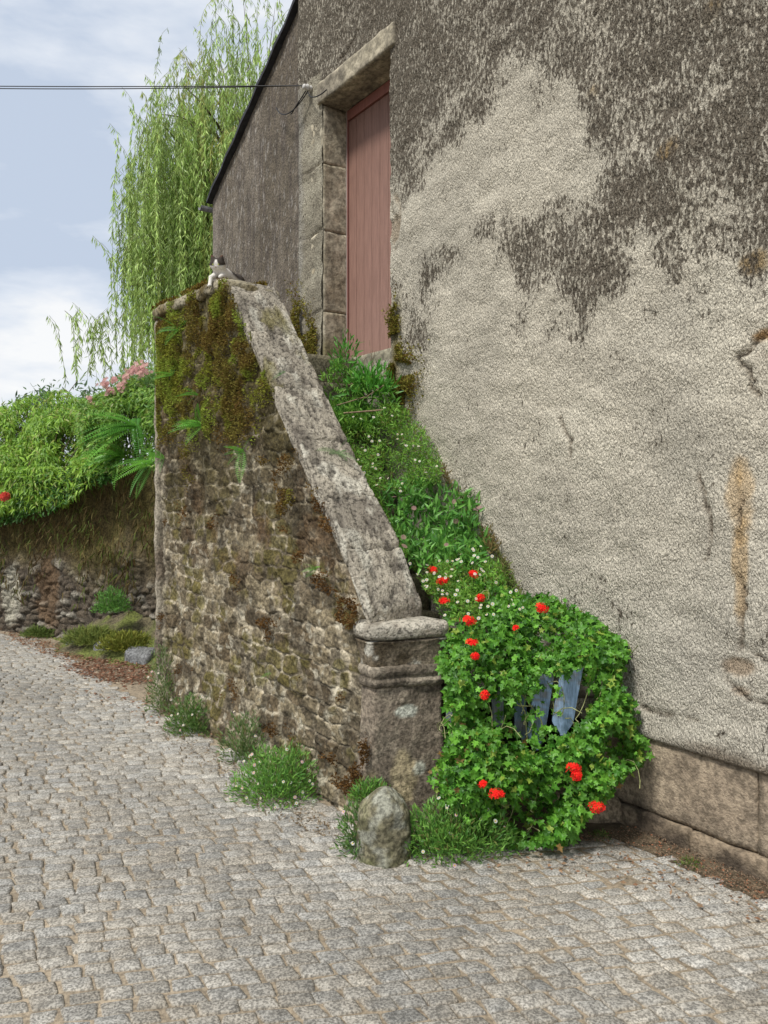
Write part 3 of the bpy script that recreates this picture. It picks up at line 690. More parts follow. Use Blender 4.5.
def coping():
    cuts = [.015, .20, .412, .67, .922, 1.2, T_PK-.02]
    for k in range(len(cuts)-1):
        V, F = rock((cuts[k]+.004, -.004, -.095), (cuts[k+1]-.003, .335, .008), .010, .012, .006, 16, 130+k, .005)
        pit = fbm(V, 30, 3, 139); V[:, 2] -= sstep(.46, .30, pit)*.016+(fbm(V, 9, 3, 138)-.5)*.02
        P = np.c_[-V[:, 0], V[:, 1], ptop(V[:, 0])+V[:, 2]+.004*math.sin(k*2.1)]
        c = lerp(np.tile([.30, .27, .215], (len(V), 1)), np.tile([.17, .15, .12], (len(V), 1)), sstep(.35, .65, fbm(V, 6, 4, 140)))
        c = mixc(c, [.44, .42, .35], sstep(.56, .68, fbm(V, 13, 4, 141))*.7)
        c = mixc(c, [.07, .06, .048], sstep(.42, .32, pit)*.7)
        if k >= 4: c = mixc(c, [.12, .105, .03], sstep(.5, .65, fbm(V, 7, 4, 142))*.7)
        np_mesh('coping_stone', P, F, M_COPING, parapet, c)
    for k, (a, b) in enumerate(((T_PK-.06, 1.93), (1.94, 2.38), (2.39, T_END+.04))):
        V, F = rock((-b, -.02, float(ptop(1.7))-.085), (-a, .345, float(ptop(1.7))), .018, .025, .018, 9, 150+k, .01)
        if k == 0: V[:, 2] -= sstep(T_PK+.10, T_PK-.06, -V[:, 0])*.06
        c = lerp(np.tile([.27, .24, .17], (len(V), 1)), np.tile([.11, .085, .035], (len(V), 1)), sstep(.35, .6, fbm(V, 6, 4, 151)))
        np_mesh('coping_stone', V, F, M_COPING, parapet, c)
coping()
def loft(poly, prof, res=.02, amp=.006, seed=0, rnd=.035):
    """rings of a rounded polygon, offset outward by prof[(z, offset)]"""
    poly = np.asarray(poly, float); n = len(poly); ring = []; nr = []
    for i in range(n):
        a, b = poly[i], poly[(i+1) % n]; L_ = np.linalg.norm(b-a); d = (b-a)/L_; nn = np.array([d[1], -d[0]]); m = max(3, int(L_/res))
        for j in range(m):
            u = j/m; ring.append(a+(b-a)*u); nr.append(nn)
    ring, nr = np.array(ring), np.array(nr)
    for _ in range(2): nr = norm(nr+np.roll(nr, 1, 0)+np.roll(nr, -1, 0)); ring = (ring*2+np.roll(ring, 1, 0)+np.roll(ring, -1, 0))/4
    zs = np.array([p[0] for p in prof]); of = np.array([p[1] for p in prof]); m = len(ring)
    V = np.concatenate([np.c_[ring+nr*o, np.full(m, z)] for z, o in zip(zs, of)])
    i = np.arange(m); F = np.concatenate([np.c_[k*m+i, k*m+(i+1) % m, (k+1)*m+(i+1) % m, (k+1)*m+i] for k in range(len(zs)-1)])
    top = np.r_[V[-m:].mean(0)]; V = np.vstack([V, top]); tf = np.c_[(len(zs)-1)*m+i, (len(zs)-1)*m+(i+1) % m, np.full(m, len(V)-1)]
    d = np.stack([fbm(V, 13, 4, seed+9*a)-.5 for a in range(3)], 1)*2*amp
    return V+d, [F, tf]
def pillar():
    # plan of the end pillar in the parapet's own axes (counter-clockwise from above)
    A = np.array([-.057, 3.74]); B = np.array([.288, 3.85]); pts_w = [A+iP*.012, B, B+dP*.28, A+dP*.12+iP*.02]
    Rm = np.array([[.612, -.791], [.791, .612]]); poly = [Rm @ (p-P0) for p in pts_w]
    def prof(pairs, step=.012):
        z = [p[0] for p in pairs]; zz = np.arange(z[0], z[-1]+1e-6, step); return [(a, float(np.interp(a, z, [p[1] for p in pairs]))) for a in zz]
    V, F = loft(poly, prof([(-.1, .035), (.1, .02), (.45, .008), (.67, .0)]), .012, .014, 160)
    V[:, 1] -= sstep(.35, .0, V[:, 2])*.02
    c = lerp(np.tile([.20, .165, .125], (len(V), 1)), np.tile([.13, .105, .078], (len(V), 1)), sstep(.35, .6, fbm(V, 7, 4, 161)))
    c = mixc(c, [.26, .22, .165], sstep(.5, .65, fbm(V, 20, 4, 165))*.6)
    front = Rm @ (at(402, 712, 3.77)[:2]-P0)
    def patch(px, py, rx, rz, colr, a, sd):
        nonlocal c
        w = at(px, py, 3.79); q = Rm @ (w[:2]-P0); d = ((V[:, 0]-q[0])/rx)**2+((V[:, 1]-q[1])/rx)**2+((V[:, 2]-w[2])/rz)**2
        c = mixc(c, colr, sstep(1.3, .75, d+(fbm(V, 24, 3, sd)-.5)*1.3)*a)
    patch(407, 711, .055, .028, [.46, .47, .40], .9, 162); patch(403, 775, .07, .12, [.40, .33, .20], .75, 163); patch(420, 768, .03, .035, [.42, .43, .36], .8, 164); patch(375, 790, .08, .12, [.09, .075, .04], .7, 166)
    np_mesh('pillar_shaft', V, F, M_STONE, parapet, c)
    V, F = loft(poly, prof([(.655, .0), (.665, .014), (.685, .018), (.70, .008), (.706, .006), (.715, .014), (.735, .020), (.755, .016), (.765, .0)], .006), .012, .010, 170)
    c = lerp(np.tile([.25, .215, .165], (len(V), 1)), np.tile([.12, .10, .075], (len(V), 1)), sstep(.35, .6, fbm(V, 9, 4, 171)))
    np_mesh('moulding', V, F, M_STONE, parapet, c)
    V, F = loft(poly, prof([(.76, .008), (.80, .01), (.87, .022), (.88, .03)], .01), .012, .010, 175)
    c = lerp(np.tile([.09, .07, .045], (len(V), 1)), np.tile([.17, .14, .10], (len(V), 1)), sstep(.4, .6, fbm(V, 9, 4, 176)))
    c = mixc(c, [.42, .40, .34], sstep(.62, .68, fbm(V, 17, 4, 177)))
    np_mesh('neck', V, F, M_STONE, parapet, c)
    V, F = loft(poly, prof([(.885, .010), (.890, .026), (.902, .036), (.93, .040), (.95, .035), (.962, .022), (.968, .0), (.97, -.05)], .006), .012, .007, 180)
    c = lerp(np.tile([.34, .315, .26], (len(V), 1)), np.tile([.22, .195, .155], (len(V), 1)), sstep(.4, .6, fbm(V, 8, 4, 181)))
    np_mesh('cap', V, F, M_COPING, parapet, c)
pillar()

# steps and landing
stair = prop(empty('stone_staircase', (P0[0], P0[1], 0), RZP), 'overgrown stone steps rising between the mossy parapet and the house wall', 'stairs')
def corridor_w(t):
    p = P0+dP*t; # distance along iP until the house plane
    q = H0-p; return float((q @ iH)/(iP @ iH))
n_st = 12
for i in range(n_st):
    t0 = .30+i*.122; z1 = (i+1)*2.55/n_st
    w0 = corridor_w(t0)-.03; t1 = t0+.16 if i < n_st-1 else 2.8
    V, F = rock((-t1, .335, z1-.225), (-t0, w0, z1), .04, .012, .012, 7, 200+i)
    V[:, 1] = np.where(V[:, 1] > .6, V[:, 1]+(-V[:, 0]-t0)*(corridor_w(t0+1)-corridor_w(t0)), V[:, 1])
    np_mesh('step' if i < n_st-1 else 'landing', V, F, M_STONE, stair, lerp(np.tile([.20, .175, .13], (len(V), 1)), np.tile([.10, .09, .05], (len(V), 1)), fbm(V, 5, 3, 210)))
V, F = rock((-2.8, .335, -.1), (-1.66, corridor_w(2.2)-.05, 2.3), .15, .01, .01, 5, 220); np_mesh('core', V, F, M_STONE, stair, np.array([.18, .16, .12]))

# guard stone at the foot of the pillar
b0 = at(384, 866, 3.45); b0[2] = 0
th = np.linspace(0, 2*math.pi, 49)[:-1]; zz = np.linspace(-.06, 1, 34)
V = []
for k in zz:
    u = max(0, k); r = 1.04-.10*u if u < .55 else .985*math.sqrt(max(0, 1-((u-.55)/.45)**2.3)); 
    V.append(np.c_[.118*r*np.cos(th), .10*r*np.sin(th), np.full(48, k*.295)])
V = np.concatenate(V); i = np.arange(48); F = np.concatenate([np.c_[k*48+i, k*48+(i+1) % 48, (k+1)*48+(i+1) % 48, (k+1)*48+i] for k in range(33)])
V += np.stack([fbm(V, 11, 4, 230+7*a)-.5 for a in range(3)], 1)*.045
c = lerp(np.tile([.17, .155, .10], (len(V), 1)), np.tile([.085, .08, .045], (len(V), 1)), sstep(.35, .6, fbm(V, 14, 4, 233)))
c = mixc(c, [.25, .25, .20], sstep(.55, .68, fbm(V, 18, 4, 234))); c = mixc(c, [.09, .105, .03], sstep(.5, .62, fbm(V, 7, 4, 235))*.6)
prop(np_mesh('guard_stone', V+b0, F, M_STONE, None, c, loc=b0), 'squat round-topped guard stone at the foot of the stair pillar', 'guard stone')

# ------------------------------------------------------------------ garden wall at the back, bank and raised ground
def garden_wall():
    n0 = np.array([-1.15, 7.05]); d = np.array([-.853, .521]); e = empty('garden_wall', (n0[0], n0[1], 0), math.atan2(-.521, .853))
    prop(e, 'low dark retaining wall of small rubble under hanging green shrubs', 'wall')
    ns, nz = 620, 130
    S, Z = np.meshgrid(np.linspace(0, 9.5, ns), np.linspace(-.05, 1.85, nz), indexing='ij'); s, z = S.ravel(), Z.ravel()
    P = np.c_[-s, s*0, z]
    sd = course_seeds(-.1, 9.6, -.1, 1.9, .06, .13); sd = sd+np.random.default_rng(3).normal(0, .022, sd.shape); f1, f2, idx = stones(np.c_[s+(fbm(P, 6, 3, 301)-.5)*.1, z+(fbm(P, 6, 3, 302)-.5)*.1], sd, np.array([.6, 1.]))
    g = sstep(0, .03, f2-f1); tone = rng.random(len(sd))[idx]
    low = sstep(1.15, .5, z+(fbm(P, 1.8, 3, 303)-.5)*.9)
    y = -g*.035*low*(.2+1.3*tone)-(fbm(P, 14, 4, 304)-.5)*.05-(fbm(P, 3, 3, 305)-.5)*.12
    c = np.tile([.10, .08, .058], (len(P), 1)); c = mixc(c, [.24, .22, .18], sstep(.65, .95, tone)*low)
    c = mixc(c, [.03, .025, .02], (1-g)*.6*low)
    rt = lerp(np.tile([.12, .085, .04], (len(P), 1)), np.tile([.10, .09, .025], (len(P), 1)), fbm(P*[3, 1, .7], 3, 4, 306)); rt = rt*(.4+.8*fbm(P*[2.5, 1, 1], 12, 4, 308))[:, None]
    c = c*low[:, None]+rt*(1-low[:, None])
    # a pale limewashed patch and a rusty one
    pc = sstep(1.2, .6, ((s-3.55)/.16)**2+((z-.42)/.38)**2+(fbm(P, 9, 3, 307)-.5)); c = mixc(c, [.36, .34, .27], pc*.75)
    pr = sstep(1.2, .4, ((s-2.95)/.2)**2+((z-.5)/.5)**2+(fbm(P, 9, 3, 309)-.5)*1.6); c = mixc(c, [.16, .09, .04], pr*.4)
    P[:, 1] = y+.02
    np_mesh('wall_face', P, grid_faces(ns, nz)[:, ::-1], M_STONE, e, c)
    V, F = weld(*box_grid((-9.5, .09, -.1), (0, .45, 1.8), .5, .02)); np_mesh('core', V, F, M_STONE, e, np.array([.12, .1, .07]), smooth=False)
garden_wall()
prop(np_mesh('garden_ground', np.array([[-1.35, 7.35, 1.72], [-9.2, 12.2, 1.72], [-30, 24, 1.8], [-30, 60, 1.8], [30, 60, 1.8], [8, 16.5, 1.72], [-1.75, 8.1, 1.72]]), np.array([[0, 6, 5, 4, 3, 2, 1]]), M_SOIL), kind='structure')
for k, (px, py, Y, sx, sy, sz) in enumerate(((82, 648, 7.95, .36, .16, .12), (108, 656, 7.6, .30, .14, .14), (142, 668, 7.28, .34, .18, .15))):
    p = at(px, py, Y); p[2] = 0
    V, F = rock((-sx/2, -sy/2, -.05), (sx/2, sy/2, sz), .025, .05, .03, 6, 320+k)
    V[:, 2] -= np.clip(-V[:, 1], 0, 1)*.5*sz/.2
    a = -.55; R = np.array([[math.cos(a), -math.sin(a), 0], [math.sin(a), math.cos(a), 0], [0, 0, 1]])
    c = lerp(np.tile([.19, .195, .205], (len(V), 1)), np.tile([.13, .13, .12], (len(V), 1)), fbm(V, 8, 3, 324))
    prop(np_mesh('foot_stone', V @ R.T+p, F, M_STONE, None, c, loc=p), ['flat grey stone furthest left at the foot of the garden wall', 'flat grey stone in the middle of the row at the garden wall foot', 'upright blue-grey stone beside the parapet corner'][k], 'stone', 'stones at the foot of the garden wall')
# earth bank against the garden wall
ns, nv = 90, 26
S, Vv = np.meshgrid(np.linspace(-3.6, -1.3, ns), np.linspace(0, 1, nv), indexing='ij'); x = S.ravel(); v = Vv.ravel()
w = sstep(-3.6, -2.9, x)*.55+.06
P = np.c_[x-.45*w*(1-v)*1.0, garden_line(x)-.0-w*(1-v)*.85, .40*sstep(-3.6, -2.6, x)*v**1.2]
P[:, 2] += (fbm(P, 7, 4, 330)-.5)*.09*sstep(0, .2, v)-.01; P[:, 1] += .06
c = lerp(np.tile([.10, .085, .05], (len(P), 1)), np.tile([.10, .115, .03], (len(P), 1)), sstep(.4, .6, fbm(P, 6, 4, 331)))
prop(np_mesh('bank', P, grid_faces(ns, nv), M_STONE, col=c), kind='structure')

# ------------------------------------------------------------------ cat
def cat():
    base = at(221, 268, 5.14); base[2] = float(ptop(1.6))+.004
    e = prop(empty('cat', tuple(base)), 'white and dark tabby cat lying on the peak of the mossy parapet', 'cat')
    mb = bpy.data.metaballs.new('cat_form'); mo = bpy.data.objects.new('cat_form', mb); C.collection.objects.link(mo); mb.resolution = .006; mb.render_resolution = .006; mb.threshold = .5
    def ball(x, y, z, r, sx=1., sy=1., sz=1.):
        el_ = mb.elements.new(); el_.type = 'ELLIPSOID'; el_.co = (x, y, z); el_.radius = r*1.32; el_.size_x, el_.size_y, el_.size_z = sx, sy, sz; el_.stiffness = 3
    def chain(a, b, r0, r1, n):
        for i in range(n):
            u = i/(n-1); ball(*(np.array(a)*(1-u)+np.array(b)*u), r0*(1-u)+r1*u)
    # body along the coping, going back; head low over the forepaws, facing the street
    ball(.02, .02, .065, .062, 1, 1.1, 1.05); ball(.045, .10, .062, .068, 1, 1.3, .95); ball(.085, .19, .060, .070, 1.05, 1.25, .95); ball(.06, .25, .045, .055, 1.2, 1, .8)
    hc = np.array([-.012, -.070, .124]); hf = np.array([-.06, -.93, -.36]); hf /= np.linalg.norm(hf); hr = np.cross(hf, [0, 0, 1.]); hr /= np.linalg.norm(hr); hu = np.cross(hr, hf)
    def hp(r, f, u): return hc+hr*r+hf*f+hu*u
    ball(.0, -.035, .085, .050, 1.1, 1, 1.0); ball(-.005, -.045, .10, .044)
    ball(*hp(0, 0, 0), .056, 1.2, .95, .95); ball(*hp(0, .030, -.016), .024, 1.2, .9, .8); ball(*hp(-.024, .012, -.014), .026); ball(*hp(.024, .012, -.014), .026)
    chain((-.035, -.035, .05), (-.055, -.095, .018), .026, .019, 5); chain((-.055, -.095, .018), (-.060, -.118, -.045), .018, .016, 5); ball(-.060, -.124, -.052, .018, 1, 1.2, .8)
    chain((.025, -.035, .045), (.02, -.12, .016), .026, .017, 6); chain((.10, .26, .03), (.05, .38, .02), .022, .013, 8)
    bpy.context.view_layer.update(); dg = bpy.context.evaluated_depsgraph_get(); m2 = bpy.data.meshes.new_from_object(mo.evaluated_get(dg))
    V = np.zeros(len(m2.vertices)*3); m2.vertices.foreach_get('co', V); V = V.reshape(-1, 3); F = [tuple(p.vertices) for p in m2.polygons]
    bpy.data.objects.remove(mo); print('cat verts', len(V), V.min(0), V.max(0))
    for sx in (-1, 1):
        tip = hp(sx*.043, -.008, .070); b = hp(sx*.034, -.004, .040)
        k = np.clip(1-np.linalg.norm(V-b, axis=1)/.027, 0, 1)[:, None]**1.1; V = V+(tip-b)[None]*k*1.1
    c = np.tile([.68, .65, .59], (len(V), 1)); dark = np.array([.028, .019, .013]); x, y, z = V.T
    rr, ff, uu = (V-hc) @ hr, (V-hc) @ hf, (V-hc) @ hu; head = (uu > -.05) & (ff > -.06) & (z > .10)
    blaze = .003+np.clip(.034-uu, 0, 1)*.42
    cap = sstep(-.010, -.002, uu)*sstep(blaze, blaze+.007, abs(rr))*head; cap = np.maximum(cap, sstep(.034, .040, uu)*head); cap = np.maximum(cap, sstep(-.01, -.025, ff)*sstep(-.03, -.02, uu)*head)
    c = mixc(c, dark, cap*.97); c = mixc(c, [.10, .045, .025], cap*sstep(.052, .060, uu)*.8)
    back = sstep(.02, .05, y)*sstep(.045, .075, z+.2*(y-.1)); c = mixc(c, dark, back*.96); c[y > .27] = dark
    n = {}; 
    for f in F: n.setdefault(len(f), []).append(f)
    np_mesh('body', V, [np.array(f) for f in n.values()], M_FUR, e, c)
    for sx in (-1, 1):
        Vv, Ff = lathe([(0, -.006), (.005, -.004), (.0065, 0), (.005, .004), (0, .006)], 8)
        np_mesh('eye', Vv*[1, .6, .8]+hp(sx*.021, .0505, .004), Ff, M_EYE, e)
    Vv, Ff = lathe([(0, -.004), (.005, -.001), (.004, .003), (0, .004)], 8); np_mesh('nose', Vv+hp(0, .0585, -.014), Ff, speck_mat('cat nose', .5, 10, 1, 1, 0, color=(.30, .12, .10)), e)
    e.scale = (.85, .85, .85)
cat()

# ------------------------------------------------------------------ old gate in the geranium
gate = prop(empty('broken_picket_gate', (.7, 3.84, 0)), 'broken old picket gate with flaking blue pales under the geranium', 'gate')
def pale(px, yt, yb, w, lean, col, Y, point=.05):
    a = at(px, yt, Y)-np.array([.7, 3.84, 0]); b = at(px+lean, yb, Y)-np.array([.7, 3.84, 0])
    V, F = weld(*box_grid((-w/2, -.009, 0), (w/2, .009, 1), .03, 0)); L_ = np.linalg.norm(a-b); V[:, 2] *= 1
    u = V[:, 2]; wid = 1-sstep(.22, .0, u)*.75; V2 = np.zeros_like(V)
    ax = (a-b); xx = np.array([1, .1, 0]); 
    V2 = b+u[:, None]*ax+(V[:, 0]*wid+.012*sstep(.25, 0, u))[:, None]*xx+V[:, 1][:, None]*np.array([0, 1, 0]); V2 += (fbm(V2, 20, 3, int(px))[:, None]-.5)*.006
    c = np.tile(col, (len(V), 1)); c = mixc(c, [.22, .20, .18], sstep(.55, .7, fbm(V2, 30, 4, 410+int(px)))*.8)
    np_mesh('pale', V2, F, M_PAINT, gate, c, smooth=False)
blue = [.24, .34, .49]
pale(452, 676, 735, .045, -2, [.2, .23, .26], 3.76); pale(467, 680, 722, .05, 0, [.2, .23, .27], 3.78); pale(497, 676, 732, .055, 1, [.22, .24, .27], 3.72)
pale(519, 672, 742, .058, 2, [.19, .26, .35], 3.75); pale(546, 668, 750, .085, -13, blue, 3.69); pale(572, 668, 735, .10, -12, [.27, .38, .54], 3.66); pale(600, 660, 725, .06, 2, [.14, .15, .16], 3.92)
V, F = rock((.14, -.06, 0), (.44, .16, .11), .025, .012, .014, 9, 425); np_mesh('sill_stone', V, F, M_STONE, gate, np.tile([.25, .2, .135], (len(V), 1)))
for z in (.60, .22):
    V, F = rock((-.38, -.0, z-.03), (.42, .035, z+.03), .03, .006, .006, 12, 420); V[:, 1] += .06; np_mesh('rail', V, F, M_PAINT, gate, np.tile([.17, .15, .125], (len(V), 1)))

# ------------------------------------------------------------------ plants
G1, G2 = [.035, .135, .012], [.15, .37, .04]
def in_poly(x, y, poly):
    inside = np.zeros(len(x), bool); n = len(poly); j = n-1
    for i in range(n):
        xi, yi = poly[i]; xj, yj = poly[j]
        c_ = ((yi > y) != (yj > y)) & (x < (xj-xi)*(y-yi)/((yj-yi) if yj != yi else 1e-9)+xi); inside ^= c_; j = i
    return inside
def fill(poly, n):
    poly = np.array(poly, float); lo, hi = poly.min(0), poly.max(0); out = np.zeros((0, 2))
    while len(out) < n:
        q = rng.uniform(lo, hi, (n*2, 2)); out = np.vstack([out, q[in_poly(q[:, 0], q[:, 1], poly)]])
    return out[:n]
def unproj(q, Y): return np.c_[(q[:, 0]-384)/F_PX*Y, Y, EYE-(q[:, 1]-HORIZON)/F_PX*Y]
def mound_Y(py): return np.interp(py, [340, 360, 400, 440, 520, 560, 600, 640, 680, 760, 860], [5.36, 5.30, 5.18, 5.02, 4.66, 4.40, 4.12, 3.84, 3.68, 3.60, 3.56])
def flower_heads(parent, base, lst, mat, colr, n=15, fl=.0135):
    T = floret()
    for px, py, size in lst:
        Y = float(mound_Y(py))-(.30 if py > 600 else .16); p = at(px, py, Y); r = size/F_PX*Y/2
        nn = int(n*(r/.035)**1.2)+5; d = rdir(nn); d[:, 1] -= .6; d[:, 2] += .35; d = norm(d)
        pos = p+d*r*[.95, .7, .6]*rng.uniform(.4, 1.15, (nn, 1)); x = norm(np.cross(d, rdir(nn)))
        cc = cols(nn, colr, [min(1, colr[0]*1.15), colr[1]*1.6, colr[2]*1.5], .12)
        a = scatter(T, pos, x, d, fl*(.8+.4*rng.random(nn)), cc)
        st = np.array([[p[0]+.01, p[1]+.10, p[2]-.09], [p[0], p[1]+.03, p[2]-.03], p+[0, .01, 0]]); sv, sf = tube(st, .0016, 4)
        sc_ = np.tile([.08, .17, .04], (len(sv), 1))
        join_leaves('flower_head', [(a[0]-base, a[1], a[2])], mat, parent); np_mesh('flower_stalk', sv-base, sf, M_STEM, parent, sc_)
# ivy-leaved geranium
gb = np.array([.72, 3.75, 0.])
ger = prop(empty('ivy_geranium', tuple(gb)), 'big trailing ivy-leaved geranium with red flowers smothering the blue gate', 'flowering plant')
GP = [(444, 584), (456, 570), (476, 566), (496, 576), (514, 590), (535, 598), (562, 598), (582, 614), (604, 632), (628, 640), (632, 662), (618, 684), (632, 700), (642, 735), (642, 760), (622, 782), (600, 802), (582, 822), (568, 842), (540, 848), (510, 842), (470, 822), (440, 800), (432, 775), (438, 760), (446, 740)]
WIN = [(514, 700), (520, 692), (538, 690), (544, 676), (560, 672), (580, 680), (598, 692), (596, 704), (582, 706), (576, 732), (560, 738), (548, 748), (532, 752), (520, 738), (514, 722)]
WIN2 = [(447, 712), (460, 700), (476, 695), (502, 690), (502, 728), (478, 735), (462, 722), (450, 722)]
def geranium():
    items = []
    q = fill(GP, 15000); q0 = q.copy(); q = q+np.c_[fbm(np.c_[q/30, q[:, :1]*0], 1, 3, 801)-.5, fbm(np.c_[q/30, q[:, :1]*0], 1, 3, 802)-.5]*26; inw = in_poly(q[:, 0], q[:, 1], WIN); inw2 = in_poly(q[:, 0], q[:, 1], WIN2)
    keep = ~(inw & (rng.random(len(q)) < .84)) & ~(inw2 & (rng.random(len(q)) < .42)); q = q[keep]; n = len(q)
    lump = fbm(np.c_[q/34, q[:, :1]*0], 1, 3, 500)
    # clumps: density follows the lumps so gaps stay dark
    k = rng.random(n) < .22+1.1*sstep(.38, .58, lump); q, lump = q[k], lump[k]; n = len(q)
    dep = rng.random(n)**.7
    Y = mound_Y(q[:, 1])-.14-(lump-.5)*.36+dep*.20+.10*sstep(605, 640, q[:, 0])
    P = unproj(q, Y)
    P[:, 0] = np.minimum(P[:, 0], house_x(P[:, 1])-.02)
    d = np.c_[rng.normal(0, .8, n), rng.normal(-.3, .5, n), rng.normal(-.25, .8, n)]
    nr = norm(np.c_[rng.normal(-.1, .45, n), rng.normal(-.75, .3, n), rng.normal(.65, .4, n)])
    yel = rng.random(n)
    c = cols(n, G1, G2, .3); c[yel < .05] = [.24, .34, .05]; c[(yel > .985) & (q[:, 1] > 690)] = [.24, .15, .05]
    items.append(scatter(T_STAR, P, d, nr, rng.uniform(.016, .043, n), c))
    join_leaves('foliage', items, M_LEAF, ger, gb)
    st = []
    for k in range(46):
        a = fill(GP, 1)[0]; y0 = float(mound_Y(a[1])); p = at(a[0], a[1], y0-.12); 
        u = np.linspace(0, 1, 8); ex = rng.normal(0, .06); ez = rng.uniform(-.20, .05); 
        q_ = p+np.c_[ex*u+.03*np.sin(u*5+k), .05*np.sin(u*3)+.08*(1-u), ez*u+.03*np.sin(u*7+k)]; st.append(tube(q_, .0022, 4))
    for pts in (((519, 690), (530, 705), (541, 720), (545, 735), (556, 752), (564, 762)), ((527, 738), (525, 712), (519, 700)), ((600, 720), (592, 738), (578, 748), (560, 752)), ((510, 702), (520, 706), (533, 706))):
        q_ = np.array([at(a, b, 3.66) for a, b in pts]); st.append(tube(q_, .0035, 5))
    for V, F in st: np_mesh('stem', V-gb, F, M_STEM, ger, np.array([.26, .27, .12]))
    flower_heads(ger, gb, [(444, 601, 12), (480, 598, 12), (468, 620, 16), (472, 643, 12), (475, 656, 9), (542, 608, 15), (485, 695, 12), (483, 784, 9), (497, 793, 17), (575, 775, 19), (597, 807, 17), (474, 574, 12), (443, 581, 12), (433, 570, 10), (516, 628, 5), (574, 768, 14)], M_PETAL, [.78, .022, .015])
geranium()
# dome-shaped clumps
def dome(c0, rx, ry, rz, n, power=.45):
    d = rdir(n); d[:, 2] = abs(d[:, 2]); r = rng.random(n)**power
    r = r*(.75+.5*fbm(d*2.2+c0[None], 1.6, 3, int(abs(c0[0]*97))))
    return c0+d*r[:, None]*[rx, ry, rz], d
def clump(name, label, cat, c0, r, n, T, size, ca, cb, flowers=0, fcol=(.72, .70, .68), fsize=.009, group=None, third=None, p=.08, updir=.6, mat=None, cut=None, fyellow=True, stalk=.03):
    c0 = np.array(c0, float); e = prop(empty(name, tuple(c0)), label, cat, group)
    P, d = dome(c0, *r, n)
    if cut is not None:
        k = cut(P); P, d = P[k], d[k]
    m = len(P); dd = norm(d+rng.normal(0, .55, (m, 3))+[0, 0, updir]); nr = norm(d+rng.normal(0, .5, (m, 3))+[0, -.4, .4])
    it = scatter(T, P, dd, nr, rng.uniform(size*.6, size*1.3, m), cols(m, ca, cb, .3, third, p))
    join_leaves('foliage', [it], mat or M_LEAF, e, c0)
    if flowers:
        P, d = dome(c0, r[0]*1.02, r[1]*1.02, r[2]*1.08, flowers, .15)
        if cut is not None: k = cut(P); P, d = P[k], d[k]
        m = len(P); nr = norm(d*.7+[0, -.6, .5]+rng.normal(0, .25, (m, 3))); x = norm(np.cross(nr, rdir(m))); P = P+nr*stalk*.5
        for i in range(m):
            its = [scatter(daisy(), P[i:i+1]*0, x[i:i+1], nr[i:i+1], fsize*rng.uniform(.8, 1.15), cols(1, fcol, fcol, .08, (.62, .42, .5) if fyellow else None, .2))]
            if fyellow: its.append(scatter(disc(), P[i:i+1]*0+nr[i]*.0012, x[i:i+1], nr[i:i+1], fsize, cols(1, (.60, .42, .03), (.62, .45, .05), .1)))
            join_leaves('flower', its, M_PETAL, e).location = P[i]-c0
    return e
T_FINE = lance(.10, .03, .15)
def cut_all(P):
    par = (P[:, 0]-P0[0])*iP[0]+(P[:, 1]-P0[1])*iP[1]; tt = (P[:, 0]-P0[0])*dP[0]+(P[:, 1]-P0[1])*dP[1]
    inside = (par > .0) & (par < .38) & (tt > -.02) & (tt < T_END) & (P[:, 2] < ptop(tt))
    return ~inside & (P[:, 0] < house_x(P[:, 1])-.005) & (P[:, 2] > 0)
gf = 'cushions of fleabane daisies'
FL = ([.06, .18, .03], [.19, .37, .065])
def fl(label, px, py, Y, r, n, fn, z=None, c=FL):
    p = at(px, py, Y)
    if z is not None: p[2] = z
    clump('fleabane', label, 'flowering plant', p, r, n, T_FINE, .030, c[0], c[1], fn, fsize=.0085, group=gf, cut=cut_all, third=[.16, .17, .05])
fl('biggest daisy-dotted fleabane cushion on the street side of the mossy parapet foot', 279, 790, 4.15, (.25, .22, .25), 4600, 50, 0)
fl('loose fleabane tuft second from the far corner of the parapet foot', 192, 728, 5.22, (.19, .17, .26), 2400, 22, 0, ([.05, .12, .02], [.12, .22, .05]))
fl('sparse fleabane growing up the far corner of the parapet', 166, 712, 5.66, (.15, .15, .50), 1900, 16, 0.02, ([.07, .13, .03], [.15, .21, .07]))
fl('wispy fleabane between the far tufts and the big cushion at the parapet foot', 247, 755, 4.6, (.18, .14, .28), 1500, 12, 0.03, ([.06, .12, .03], [.13, .2, .06]))
fl('low fleabane mat spreading right of the guard stone on the paving', 452, 862, 3.50, (.30, .15, .22), 5200, 22, 0)
fl('small fleabane tuft squeezed left of the guard stone', 358, 862, 3.50, (.09, .10, .24), 900, 4, 0, ([.05, .13, .03], [.12, .22, .05]))
fl('fleabane tuft behind the guard stone against the pillar', 370, 800, 3.62, (.09, .06, .09), 700, 0, None)
